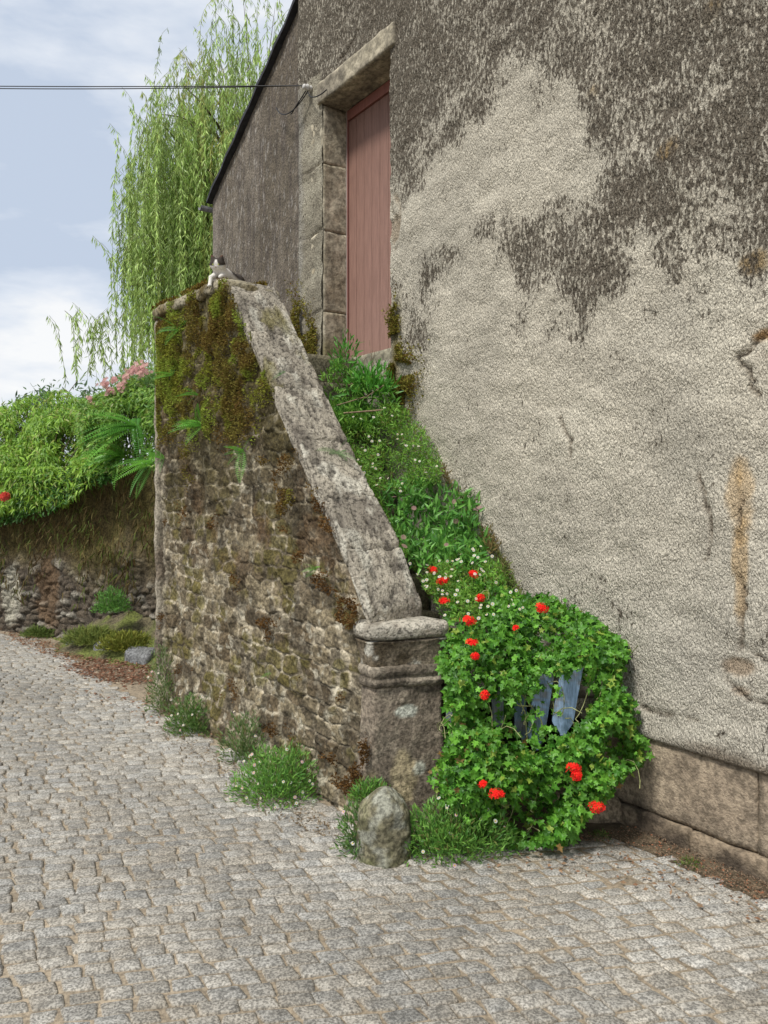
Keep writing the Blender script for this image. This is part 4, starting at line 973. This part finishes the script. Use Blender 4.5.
def bed(name, label, cat, poly, n, T, size, ca, cb, flowers=0, third=None, group=None, up=.5, fcol=(.72, .70, .68), fsize=.0085, mat=None, th=.26, yellow=True):
    """a plant filling part of the stair between the parapet and the house wall"""
    q = fill(poly, n); lump = fbm(np.c_[q/26, q[:, :1]*0+n*.01], 1, 3, n % 89); k = rng.random(n) < .4+1.1*sstep(.36, .6, lump); q, lump = q[k], lump[k]; n = len(q)
    Y = mound_Y(q[:, 1])-.08-(lump-.5)*.40+rng.random(n)**.7*th; P = unproj(q, Y); k = cut_all(P); P = P[k]; n = len(P)
    base = P.mean(0); base[2] = P[:, 2].min(); e = prop(empty(name, tuple(base)), label, cat, group)
    d = norm(rng.normal(0, .6, (n, 3))+[-.05, -.35, up]); nr = norm(rng.normal(0, .5, (n, 3))+[-.1, -.6, .6])
    join_leaves('foliage', [scatter(T, P, d, nr, rng.uniform(size*.6, size*1.3, n), cols(n, ca, cb, .3, third, .1))], mat or M_LEAF, e, base)
    if flowers:
        q = fill(poly, flowers); P = unproj(q, mound_Y(q[:, 1])-.22); P = P[cut_all(P)]
        for p in P:
            nr = norm(rng.normal(0, .3, (1, 3))+[-.1, -.7, .6]); x = norm(np.cross(nr, rdir(1))); z0_ = np.zeros((1, 3))
            its = [scatter(daisy(), z0_, x, nr, fsize*rng.uniform(.8, 1.2), cols(1, fcol, fcol, .1))]
            if yellow: its.append(scatter(disc(), nr*.0012, x, nr, fsize, cols(1, (.60, .42, .03), (.62, .45, .05), .1)))
            join_leaves('flower', its, M_PETAL, e).location = p-base
    return e
FB = ([.08, .22, .025], [.23, .43, .06])
bed('nettle', 'leafy green weeds covering the top step and threshold of the upper door', 'weed', [(322, 376), (336, 360), (350, 368), (372, 378), (392, 388), (402, 406), (372, 410), (346, 416), (332, 430), (326, 400)], 1300, T_LANCE, .05, [.06, .19, .025], [.20, .40, .06], up=.5, mat=None, th=.3)
bed('fleabane', 'fleabane hummock highest on the steps below the door', 'flowering plant', [(330, 428), (345, 412), (372, 405), (400, 404), (425, 430), (442, 462), (440, 484), (405, 492), (372, 490), (350, 456)], 9500, T_FINE, .028, *FB, 34, [.2, .2, .05], gf)
bed('valerian', 'broad-leaved green plant with dull pink buds in the middle of the steps', 'plant', [(376, 492), (412, 478), (446, 484), (478, 500), (490, 548), (476, 566), (425, 570), (405, 556), (388, 520)], 2600, T_LANCE, .066, [.06, .20, .035], [.17, .39, .07], 9, None, None, .7, (.34, .20, .19), .016, yellow=False)
bed('fleabane', 'fleabane on the lower steps between the pillar cap and the house wall', 'flowering plant', [(408, 562), (440, 560), (480, 544), (498, 556), (518, 586), (530, 606), (500, 616), (446, 622), (430, 596)], 9000, T_FINE, .028, *FB, 60, [.2, .2, .05], gf)
bed('fleabane', 'narrow fleabane seam between the coping and the broad-leaved plant on the steps', 'flowering plant', [(352, 458), (376, 486), (392, 520), (410, 558), (400, 552), (372, 505), (345, 460)], 2600, T_FINE, .028, *FB, 10, [.2, .2, .05], gf)
bed('dry_grass', 'dry brown plant along the house wall on the upper steps', 'plant', [(438, 462), (462, 484), (486, 512), (500, 548), (490, 556), (474, 520), (448, 490)], 1500, T_FINE, .035, [.14, .10, .04], [.20, .17, .06], mat=M_LEAFDULL, up=.9)
bed('dry_grass', 'dry brown tuft at the wall halfway down the steps', 'plant', [(494, 548), (506, 562), (522, 592), (532, 604), (520, 604), (502, 576)], 900, T_FINE, .035, [.13, .11, .04], [.15, .2, .06], mat=M_LEAFDULL, up=.9)
clump('valerian', 'dense broad-leaved plant further up the steps beside the coping', 'plant', at(350, 412, 5.3)*[1, 1, 0]+[0, 0, 2.0], (.24, .22, .20), 1500, T_LANCE, .05, [.06, .2, .025], [.2, .4, .06], cut=cut_all)
clump('nettle', 'bright upright weed in front of the red-brown door', 'weed', at(372, 392, 5.25)*[1, 1, 0]+[0, 0, 2.22], (.18, .18, .22), 330, T_LANCE, .07, [.05, .19, .02], [.10, .33, .04], cut=cut_all)
clump('nettle', 'thin green weed against the left door jamb', 'weed', at(345, 372, 5.35)*[1, 1, 0]+[0, 0, 2.38], (.10, .12, .30), 150, T_LANCE, .055, [.05, .18, .02], [.10, .30, .04], cut=cut_all)
# twigs by the door
tw = []; b = at(368, 385, 5.35)
tws = prop(empty('dead_stalk', tuple(b)), 'thin leafless dead stalks standing before the upper door', 'dead plant')
for k in range(7):
    u = np.linspace(0, 1, 7); lean = rng.normal(-.06, .07); h = rng.uniform(.2, .42); q_ = np.c_[lean*u*u+rng.normal(0, .05), u*.03, h*u-.06]
    tw.append(tube(q_, .0022*(1.2-u), 4))
    for j in range(3): a = q_[3+j]; tw.append(tube(np.array([a, a+[rng.normal(0, .03), 0, .05]]), .0012, 4))
tw.append(tube(np.array([[-.17, -.05, -.02], [0, -.05, .03], [.14, -.05, .06]]), .006, 5)); tw.append(tube(np.array([[-.15, -.3, -.22], [.1, -.3, -.20]]), .006, 5)); tw.append(tube(np.array([[-.2, -.2, -.16], [0, -.2, -.10], [.12, -.2, -.02]]), .004, 5))
V, F = merge(tw); np_mesh('stalk', V, F, M_STEM, tws, np.tile([.22, .16, .10], (len(V), 1)))
b = at(488, 520, 4.60); V, F = tube(np.array([[0, 0, -.1], [.01, -.02, 0], [.05, -.03, .14]]), [.006, .006, .002], 5); prop(np_mesh('dead_stalk', V+b, F, M_STEM, None, np.tile([.10, .09, .03], (len(V), 1)), loc=b), 'short single stem leaning from the steps against the house wall', 'dead plant')

# ferns on the parapet
def fern(label, base, out_dir, n, ln, ca=(.05, .18, .02), cb=(.12, .33, .04), name='fern', droop=.25, group='small ferns rooted in the parapet', spread=.75, T=None):
    base = np.array(base, float); e = prop(empty(name, tuple(base)), label, 'fern', group)
    d = norm(np.array(out_dir)[None]+rng.normal(0, spread, (n, 3))*[1, .6, .8]); nr = norm(np.cross(np.cross(d, [0, 0, 1.]), d)+rng.normal(0, .25, (n, 3))+[0, -.5, 0])
    it = scatter(T or T_FROND, np.tile(base, (n, 1)), d, nr, rng.uniform(ln*.65, ln*1.2, n), cols(n, ca, cb, .25)); join_leaves('frond', [it], M_LEAF, e, base)
def par_pt(px, py, o=.03):
    t, z = on_parapet(px, py); p = P0+dP*t-iP*o; return np.array([p[0], p[1], z])
for k, (px, py, n, ln, lab) in enumerate(((182, 330, 6, .17, 'bright fern highest and furthest left on the parapet moss'), (176, 375, 5, .12, 'small fern near the left edge of the parapet below the brightest one'),
        (206, 425, 8, .18, 'large tufted fern in the middle of the parapet moss'), (168, 458, 6, .14, 'bluish fern at the left edge of the parapet, lowest on that side'), (247, 452, 7, .15, 'low fern right of the middle on the parapet moss'),
        (202, 395, 5, .13, 'fern just above the large tufted one on the parapet'), (290, 372, 3, .07, 'tiny fern under the coping edge on the parapet'), (321, 568, 5, .06, 'tiny green sprig alone between the lower parapet stones'), (275, 672, 4, .06, 'tiny sprig low on the parapet stones above the daisies'))):
    fern(lab, par_pt(px, py), [-.75, -.55, .25], n, ln)
b = P0+dP*.60+iP*.22; fern('pale flattened weed lying on the coping slope', [b[0], b[1], float(ptop(.60))+.015], [-.1, -.4, .25], 6, .13, (.12, .22, .08), (.2, .32, .14), 'weed', spread=1.0, group=None)

# moss, a carpet nobody could count
def moss_on(name, P, nrm, colA, colB, size, mat=M_MOSS, third=None, p=.15):
    n = len(P); d = norm(nrm+rng.normal(0, .6, (n, 3))+[0, 0, .25]); nr = norm(rng.normal(0, 1, (n, 3)))
    it = scatter(T_TUFT, P, d, nr, rng.uniform(size*.6, size*1.4, n), cols(n, colA, colB, .35, third, p)); return it
def parapet_moss():
    n = 420000; t = rng.uniform(0, T_END, n); z = rng.uniform(.1, 1, n)*(ptop(t)-.02)
    Q = np.c_[-t, t*0, z]
    lump = fbm(Q, 9, 4, 600); dens = sstep(.0, .7, (z-(1.72+.2*np.sin(t*2.3)))/.9+(fbm(Q, 2.2, 3, 601)-.5)*1.3)*sstep(.34, .50, lump)*(.5+.5*sstep(.40, .52, fbm(Q, 4.2, 3, 606)))
    dens = np.maximum(dens, .35*sstep(.62, .70, fbm(Q, 5, 3, 602))*sstep(.50, .60, lump))
    k = rng.random(n) < dens*.9; t, z, lump = t[k], z[k], lump[k]; n = len(t)
    o = -.01+.06*sstep(.32, .70, lump)*rng.random(n)**.5*sstep(T_END+.02, T_END-.15, t)
    P = np.c_[P0[0]+dP[0]*t-iP[0]*o, P0[1]+dP[1]*t-iP[1]*o, z]
    tone = fbm(np.c_[-t, t*0, z], 3.2, 3, 603); hi = sstep(1.4, 2.2, z+(tone-.5)*1.4)
    n1 = rng.random(n)
    ca = lerp(np.tile([.12, .065, .022], (n, 1)), np.tile([.21, .225, .035], (n, 1)), hi); 
    ca = ca*(.55+.9*n1)[:, None]; ca = mixc(ca, [.27, .36, .06], sstep(.46, .58, fbm(np.c_[-t, t*0, z], 7, 3, 604))*.7*hi); ca[rng.random(n) < .10] = [.10, .065, .03]; ca = mixc(ca, [.15, .085, .03], sstep(.55, .64, fbm(np.c_[-t, t*0, z], 5, 3, 607))*.7)
    d = norm(np.tile([-iP[0], -iP[1], .15], (n, 1))+rng.normal(0, .6, (n, 3))); nr = rng.normal(0, 1, (n, 3))
    items = [scatter(T_TUFT, P, d, nr, rng.uniform(.007, .018, n), ca)]
    # along the landing coping's top and edge
    n = 9000; t = rng.uniform(T_PK+.1, T_END+.03, n); f = rng.random(n); lump = fbm(np.c_[t, f, f*0], 8, 3, 605); kk = lump > .42; t, f = t[kk], f[kk]; n = len(t)
    o = -.02+f*.36; P = np.c_[P0[0]+dP[0]*t+iP[0]*o, P0[1]+dP[1]*t+iP[1]*o, np.full(n, float(ptop(2)))+.0+.02*rng.random(n)-sstep(.0, -.05, o)*.08*rng.random(n)]
    P[:, 2] = np.where(np.hypot(P[:, 0]+.98, P[:, 1]-5.1) < .18, P[:, 2]-.03, P[:, 2])
    items.append(scatter(T_TUFT, P, norm(rng.normal(0, .6, (n, 3))+[-.3, -.2, .8]), rng.normal(0, 1, (n, 3)), rng.uniform(.01, .026, n), cols(n, [.10, .06, .02], [.20, .16, .03], .3)))
    prop(join_leaves('moss', items, M_MOSS), 'thick yellow-green and rusty brown moss on the stair parapet', 'moss', kind='stuff')
parapet_moss()
def jamb_moss():
    its = []
    for (s0_, z0_, rs, rz_, n, o0) in ((1.93, 2.85, .14, .32, 5000, .03), (2.14, 2.72, .10, .25, 2600, .02), (S_C+.06, 2.55, .06, .28, 8000, .01), (S_C+.17, 2.34, .16, .20, 4500, .01)):
        a = rng.normal(0, .5, (n, 2)); s = s0_+a[:, 0]*rs; z = z0_+a[:, 1]*rz_; lump = fbm(np.c_[s, s*0, z], 10, 3, 610); k = (lump > .40) & ((s < S_B) | (s > S_C-.005)); s, z, lump = s[k], z[k], lump[k]; n = len(s)
        o = o0+.06*rng.random(n)*sstep(.4, .7, lump); P = np.c_[H0[0]+dH[0]*s-iH[0]*o, H0[1]+dH[1]*s-iH[1]*o, z]
        its.append(scatter(T_TUFT, P, norm(rng.normal(0, .6, (n, 3))+[-.82, -.57, .2]), rng.normal(0, 1, (n, 3)), rng.uniform(.01, .022, n), cols(n, [.14, .13, .03], [.28, .26, .05], .35, [.16, .10, .03], .2)))
    prop(join_leaves('moss', its, M_MOSS), 'olive moss on the house wall at both sides of the door foot', 'moss', kind='stuff')
jamb_moss()
def earth_litter():
    # crumbs, leaf bits and grit in the corner between paving and walls
    its = []
    def area(poly, n, size, ca, cb, third, zj=.01):
        q = fill(poly, n); q = q+rng.normal(0, 1, (n, 2))*[7, 2.2]*(rng.random((n, 1)) < .4); Y = (EYE*F_PX)/(q[:, 1]-HORIZON); P = np.c_[(q[:, 0]-384)/F_PX*Y, Y, rng.random(n)*zj+.012]; k = P[:, 0] < house_x(P[:, 1])-.02; P = P[k]; n = len(P)
        nr = norm(rng.normal(0, .5, (n, 3))+[0, 0, 1]); return scatter(T_QUAD, P, rdir(n)*[1, 1, .2], nr, rng.uniform(size*.5, size*1.3, n), cols(n, ca, cb, .3, third, .12))
    f = area([(60, 668), (95, 660), (150, 662), (152, 684), (118, 684), (80, 676)], 1500, .036, [.15, .075, .045], [.28, .16, .10], [.36, .28, .2], .014)
    g = area([(0, 632), (20, 634), (70, 650), (110, 664), (60, 660), (20, 645)], 900, .03, [.2, .1, .06], [.3, .2, .12], None, .01)
    h = area([(60, 690), (150, 690), (215, 735), (190, 745), (120, 710)], 160, .03, [.2, .1, .06], [.3, .2, .12], None, .01)
    prop(join_leaves('leaf_litter', [f, g, h], M_LEAFDULL), 'rusty brown fallen leaves drifted on the paving by the garden wall', 'fallen leaves', kind='stuff')
    a = area([(560, 842), (632, 828), (768, 880), (768, 908), (720, 885), (640, 850)], 2600, .010, [.13, .09, .055], [.3, .22, .15], [.35, .15, .08], .006)
    b_ = area([(430, 872), (560, 845), (700, 870), (768, 890), (768, 930), (600, 880)], 160, .022, [.22, .12, .07], [.3, .2, .12], None, .006)
    c_ = area([(155, 715), (345, 835), (352, 852), (270, 815), (150, 730)], 700, .016, [.13, .09, .05], [.24, .18, .11], None, .006)
    prop(join_leaves('grit', [a, b_, c_], M_LEAFDULL), 'brown grit and plant crumbs along the foot of the walls', 'grit', kind='stuff')
earth_litter()
# soil strips in the paving's edges
for nm, poly in (('soil_strip', [(1.02, 3.98), (1.30, 3.76), (2.6, 1.7), (2.36, 1.7), (1.16, 3.50), (.95, 3.75)]), ('soil_strip', [(-.15, 3.60), (.95, 3.62), (1.15, 3.9), (.3, 4.1), (-.1, 3.8)])):
    V = np.array([[x, y, .001 if len(poly) > 5 else .0055] for x, y in poly]); prop(np_mesh(nm, V, np.array([list(range(len(poly)))]), M_SOIL), kind='structure')
# little weeds on the paving by the house
for k, (px, py, r, lab) in enumerate(((690, 866, .05, 'tiny low moss-green weed in the paving joints by the house plinth'), (600, 838, .05, 'tiny weed at the right-hand end under the geranium'))):
    clump('weed', lab, 'weed', at(px, py, EYE*F_PX/(py-HORIZON))*[1, 1, 0], (r, r, .025), 160, T_FINE, .016, [.06, .13, .02], [.14, .2, .04])

# ------------------------------------------------------------------ greenery on the garden wall
def wall_Y(px):
    m = (px-384)/F_PX; return (7.05-1.15*.611)/(1+.611*m)          # where the sight line meets the garden wall
def hanging(name, label, cat, poly, n, T, size, ca, cb, up=0., dep=(.0, .9), third=None, p=.1, group=None, dirv=(0, -.5, -.3), spread=.7, dens=.4, mat=None, dull=1):
    q = fill(poly, n); lump = fbm(np.c_[q/22, q[:, :1]*0+len(poly)], 1, 3, n % 97)
    k = rng.random(n) < dens*.6+1.2*sstep(.38, .58, lump); q, lump = q[k], lump[k]; n = len(q)
    ymin, ymax = min(a[1] for a in poly), max(a[1] for a in poly); h = (ymax-q[:, 1])/(ymax-ymin)
    Y = wall_Y(q[:, 0])-.35+(h**1.3)*dep[1]+rng.random(n)**.8*.55-(lump-.5)*1.0+up
    low = EYE-(q[:, 1]-HORIZON)/F_PX*Y < 1.86; Y = np.where(low, np.minimum(Y, wall_Y(q[:, 0])-.14-.25*rng.random(n)), Y)
    P = unproj(q, Y); base = P.mean(0)*[1, 1, 0]+[0, 0, 1.72]
    e = prop(empty(name, tuple(base)), label, cat, group)
    d = norm(rng.normal(0, spread, (n, 3))+dirv); nr = norm(rng.normal(0, .5, (n, 3))+[0, -.6, .7])
    join_leaves('foliage', [scatter(T, P, d, nr, rng.uniform(size*.6, size*1.3, n), cols(n, ca, cb, .3, third, p))], mat or M_LEAF, e, base)
    # woody stems down to the wall top
    st = []
    for i in range(14):
        a = P[rng.integers(n)]; b_ = base+rng.normal(0, .25, 3)*[1, .3, 0]; b_[1] = wall_Y(float(a[0]/a[1]*F_PX+384))+.25; u = np.linspace(0, 1, 6)[:, None]; b_[0] = a[0]+(b_[0]-a[0])*.3
        st.append(tube(b_*(1-u)+a*u+np.sin(u*3.1)*[0, 0, .1], .006, 4))
    for V, F in st: np_mesh('stem', V-base, F, M_STEM, e, np.array([.10, .075, .04]))
    return e
hanging('shrub', 'large yellow-green fine-leaved shrub hanging over the left end of the garden wall', 'shrub', [(-60, 425), (-20, 412), (10, 402), (40, 392), (62, 388), (82, 400), (100, 425), (104, 455), (92, 482), (70, 500), (40, 506), (-60, 520)], 42000, lance(.10, .03, .3), .085, [.09, .21, .02], [.30, .48, .06], third=[.26, .30, .07], dirv=(.3, -.5, -.5), spread=.5)
hanging('shrub', 'bushy mid-green growth on the garden wall next to the parapet corner', 'shrub', [(78, 402), (100, 392), (125, 385), (154, 372), (190, 372), (214, 380), (212, 452), (190, 466), (156, 468), (130, 462), (118, 470), (96, 474), (80, 440)], 30000, lance(.12, .03, .25), .07, [.08, .20, .03], [.24, .40, .06], third=[.24, .30, .08], spread=.6, dep=(0, .6))
hanging('shrub', 'dark green trailing growth low on the garden wall under the yellow-green shrub', 'shrub', [(-40, 470), (20, 475), (60, 465), (95, 455), (118, 462), (112, 480), (88, 486), (60, 505), (40, 518), (-40, 530)], 7000, lance(.15), .055, [.02, .075, .012], [.06, .17, .02], up=.12, dep=(0, .1))
hanging('shrub', 'further shrub on the garden wall beyond the left edge of the yellow-green one', 'shrub', [(-215, 440), (-160, 425), (-110, 428), (-60, 420), (-52, 470), (-60, 508), (-120, 500), (-215, 492)], 12000, lance(.14, .03, .25), .10, [.07, .18, .02], [.22, .38, .06], dirv=(.2, -.5, -.5))
hanging('sapling', 'grey-green loose-leaved sapling rising behind the yellow-green shrub', 'shrub', [(12, 400), (28, 385), (60, 374), (90, 384), (104, 398), (80, 408), (40, 412)], 900, lance(.13), .09, [.06, .12, .05], [.12, .20, .09], up=1.0, dens=.15, dirv=(0, 0, -.2), spread=.9)
def valerian_pink():
    e = hanging('pink_valerian', 'tall loose pink-flowered valerian on the garden wall by the willow', 'flowering plant', [(84, 396), (102, 384), (125, 370), (148, 362), (156, 372), (154, 392), (120, 396), (100, 404)], 1100, lance(.13), .07, [.09, .20, .05], [.2, .34, .1], up=.35, dens=.3)
    b = np.array(e.location); q = np.vstack([fill([(96, 384), (112, 374), (128, 376), (124, 392), (100, 396)], 520), fill([(86, 392), (100, 388), (98, 408), (88, 408)], 140), fill([(122, 366), (150, 358), (152, 372), (130, 382)], 280)]); n = len(q)
    lump = fbm(np.c_[q/5, q[:, :1]*0], 1, 2, 9); q = q[lump > .54]; n = len(q)
    P = unproj(q, wall_Y(q[:, 0])+.05+.25*rng.random(n)); nr = norm(rng.normal(0, .4, (n, 3))+[0, -.8, .4]); x = norm(np.cross(nr, rdir(n)))
    prop(join_leaves('blossom', [scatter(floret(), P, x, nr, .020, cols(n, [.48, .24, .24], [.60, .40, .34], .2))], M_PETAL, e, b), kind='stuff')
valerian_pink()
for k, (px, py, n, ln, lab) in enumerate(((122, 426, 15, .46, 'large arching fern hanging over the garden wall, upper one near the parapet'), (108, 456, 12, .42, 'large fern hanging lowest over the garden wall'), (152, 462, 7, .34, 'bright fern tucked behind the parapet corner on the garden wall'))):
    Y = wall_Y(px)-.28; fern(lab, at(px+(14 if k < 2 else 0), py, Y), [-.95 if k < 2 else -.6, -.30, .05], n, ln, (.06, .21, .025), (.17, .40, .05), group='large ferns on the garden wall', spread=.62, T=frond(24, .16, .5))
clump('fern_weed', 'green weed growing from the stones low on the garden wall', 'weed', at(112, 612, 7.55), (.17, .12, .22), 1500, T_LANCE, .035, [.06, .18, .03], [.15, .32, .06])
clump('grass_tuft', 'mossy grass tuft on the bank left of the fallen leaves', 'grass tuft', at(92, 650, 7.75)*[1, 1, 0]+[0, 0, .10], (.30, .15, .15), 3000, T_BLADE, .055, [.09, .14, .03], [.24, .27, .07], mat=M_LEAFDULL)
clump('grass_tuft', 'grass tuft on the bank beside the upright grey stone', 'grass tuft', at(126, 655, 7.45)*[1, 1, 0]+[0, 0, .10], (.26, .15, .15), 2800, T_FINE, .045, [.10, .14, .02], [.26, .26, .05], mat=M_LEAFDULL)
clump('grass_tuft', 'low grass tuft at the garden wall foot furthest from the parapet', 'grass tuft', at(40, 638, 8.6)*[1, 1, 0], (.20, .10, .11), 1300, T_BLADE, .05, [.07, .13, .03], [.16, .20, .05], mat=M_LEAFDULL)
# one red bloom hanging at the far left
b = at(5, 497, 8.3); e = prop(empty('red_rose', tuple(b)), 'single red bloom hanging under the shrub at the far left', 'flower')
d = rdir(26); join_leaves('bloom', [scatter(floret(), b+d*.045*rng.random((26, 1)), norm(np.cross(d, rdir(26))), d, .038, cols(26, [.55, .05, .03], [.7, .15, .1], .2))], M_PETAL, e, b)
V, F = tube(np.array([[.1, .25, .3], [.05, .1, .15], [0, .02, .02]]), .005, 5); np_mesh('stem', V, F, M_STEM, e, np.tile([.1, .12, .04], (len(V), 1)))

# trailing dry roots and stalks over the garden wall, too many to count
def roots():
    its = []; n = 15000; s = rng.uniform(.8, 9, n); z = rng.uniform(.30, 1.8, n); lump = fbm(np.c_[s*3, s*0, z], 2.4, 3, 700); k = rng.random(n) < sstep(.36, .6, lump)*sstep(.35, .95, z+(lump-.5)*.5); s, z = s[k], z[k]; n = len(s)
    P = np.c_[-1.15-.853*s, 7.05+.521*s, z]-np.array([.521, .853, 0])*(.05+.10*rng.random((n, 1)))
    d = norm(rng.normal(0, .35, (n, 3))+[-.1, -.15, -1]); c = cols(n, [.07, .042, .018], [.14, .115, .04], .4, [.09, .12, .025], .35)
    prop(join_leaves('dry_creeper', [scatter(T_BLADE, P, d, rdir(n), rng.uniform(.05, .13, n), c)], M_LEAFDULL), 'dry brown creeper and roots matted over the garden wall', 'creeper', kind='stuff')
roots()

# ------------------------------------------------------------------ weeping willow
def willow():
    base = np.array([-2.3, 14.2, 1.75]); e = prop(empty('weeping_willow', tuple(base)), 'tall weeping willow with curtains of pale green hanging twigs behind the house', 'tree')
    V, F = tube(np.array([[0, 0, -.2], [.05, 0, 1.5], [-.1, 0, 3.2], [.0, .1, 5.0], [.1, 0, 6.5]]), [.32, .26, .22, .16, .08], 10); np_mesh('trunk', V, F, M_BARK, e)
    # strand origins along limbs; px envelope gives where the curtain hangs
    limbs = []; strands = []
    def limb(p_end, z_start=4.0, r=.07):
        a = np.array([0, 0, z_start]); b = np.asarray(p_end)-base; u = np.linspace(0, 1, 12)[:, None]
        arc = a*(1-u)+b*u+np.array([0, 0, 1.])*np.sin(u*math.pi)*.55*min(1.5, np.linalg.norm((b-a)[:2])*.35); limbs.append((arc[:10], r)); return arc+base
    ends = [(132, 116, 13.4), (140, 102, 12.9), (150, 86, 13.8), (165, 72, 13.0), (182, 68, 14.2), (195, 48, 13.4), (210, 20, 13.7), (225, 8, 13.1), (245, 22, 14.1), (262, 32, 13.3), (278, 45, 13.9),
            (150, 130, 14.6), (190, 110, 15.0), (230, 80, 15.0), (205, -30, 14), (240, -40, 13.4), (280, -30, 14.3), (170, 30, 14.0), (130, 165, 13.8), (108, 188, 13.6), (175, 150, 12.9), (210, 130, 12.8), (145, 220, 13.4), (185, 215, 13.6), (126, 250, 13.1), (160, 180, 14.4), (200, 190, 14.2)]
    specs = []
    for (px, py, Y) in ends:
        arc = limb(at(px, py, Y), rng.uniform(3.2, 5.8), .035 if py > 60 else .018)
        hang = 9.9 if py > 60 else 3.0
        nst = 22 if 60 < py else 15
        if px < 112: nst = 3
        for i in range(nst):
            u = rng.uniform(.50 if px > 112 else .93, 1.0); p = arc[int(u*11)]*(1-(u*11) % 1)+arc[min(11, int(u*11)+1)]*((u*11) % 1)
            specs.append((p+rng.normal(0, .17, 3)*[1, 1, .5]*(1 if px > 112 else .15), px, py))
    # low sprig at lower left
    low = []
    for (px, py) in ((64, 318), (78, 308), (90, 306), (104, 310), (116, 312), (72, 312), (84, 312), (98, 316)):
        for q in range(2 if px < 90 else 4): low.append((at(px-2+rng.normal(0, 4), py+rng.normal(0, 3), 13.0+rng.normal(0, .3)), rng.uniform(.5, 1.15)))
    limb(at(78, 311, 13.0), 3.0, .014)
    P, D, Cc = [], [], []; tw = []
    def strand(p, ln, dense=1.0, yel=0.):
        k = max(5, int(ln/.10)); u = np.linspace(0, 1, k)[:, None]; dx = rng.normal(0, .07, 2)*ln*.4
        ph = rng.uniform(0, 6); path = p+np.c_[dx[0]*u+.04*np.sin(u*4+ph), dx[1]*u, -ln*u-.0*u]
        sgn = -1 if rng.random() < .65 else 1; ar = rng.uniform(.08, .32); w_ = np.clip(1-u[:, 0]*ln/(ar*1.6), 0, 1)
        path[:, 0] -= sgn*ar*w_**1.6; path[:, 2] -= .10*w_**2*ar; path[:, 0] += .05*np.sin(u[:, 0]*3+ph)*ln*.15
        tw.append(tube(path-base, .0028, 3))
        m = int(ln*50*dense); uu = rng.random(m)*(k-1); i = uu.astype(int).clip(0, k-2); f = (uu-i)[:, None]; q = path[i]*(1-f)+path[i+1]*f
        d = norm(np.c_[rng.normal(0, .38, (m, 2)), rng.normal(-.95, .2, m)]); P.append(q); D.append(d)
        tone = rng.uniform(.6, 1.2); c = cols(m, np.array([.22, .36, .08])*tone, np.array([.50, .66, .20])*tone, .25)
        if yel > 0: c = c*(1-yel)+yel*np.array([.44, .40, .10])*rng.uniform(.7, 1.2, (m, 1))
        Cc.append(c)
    for p, px, py in specs:
        zb = EYE+(HORIZON-rng.uniform(320, 395))/F_PX*p[1]          # lowest the curtain reaches
        full = p[2]-zb
        if px < 112: ln = 1.75*rng.uniform(.8, 1)
        elif py < 60: ln = rng.uniform(.7, 3.6)
        else: ln = full*rng.uniform(.35, 1.0)
        yel = .6 if (190 < px < 215 and rng.random() < .30) else (.35 if rng.random() < .07 else 0)
        strand(p, max(.6, ln), 1.0 if py > 60 else .8, yel)
    for p, ln in low: strand(p, ln, .8)
    for k in range(460):                                            # inner curtain
        px = rng.uniform(126, 300); pt = np.interp(px, [120, 150, 190, 240, 300], [150, 115, 90, 80, 80]); py = rng.uniform(pt, 300); p = at(px, py, rng.uniform(13.0, 15.2)); strand(p, rng.uniform(1.2, 2.8), 1.0, .3 if rng.random() < .06 else 0)
    P, D, Cc = np.concatenate(P), np.concatenate(D), np.concatenate(Cc); n = len(P)
    k = P[:, 2] > 1.9; P, D, Cc = P[k], D[k], Cc[k]; n = len(P)
    join_leaves('crown', [scatter(T_WILLOW, P, D, norm(rng.normal(0, .6, (n, 3))+[0, -.7, .4]), rng.uniform(.085, .16, n), Cc)], M_LEAF, e, base)
    V, F = merge(tw); np_mesh('twigs', V, F, M_STEM, e, np.tile([.19, .19, .08], (len(V), 1)))
    V, F = merge([tube(a, r*np.linspace(1.2, .12, len(a)), 6) for a, r in limbs]); np_mesh('limbs', V, F, M_BARK, e)
    print('willow leaves', n)
willow()
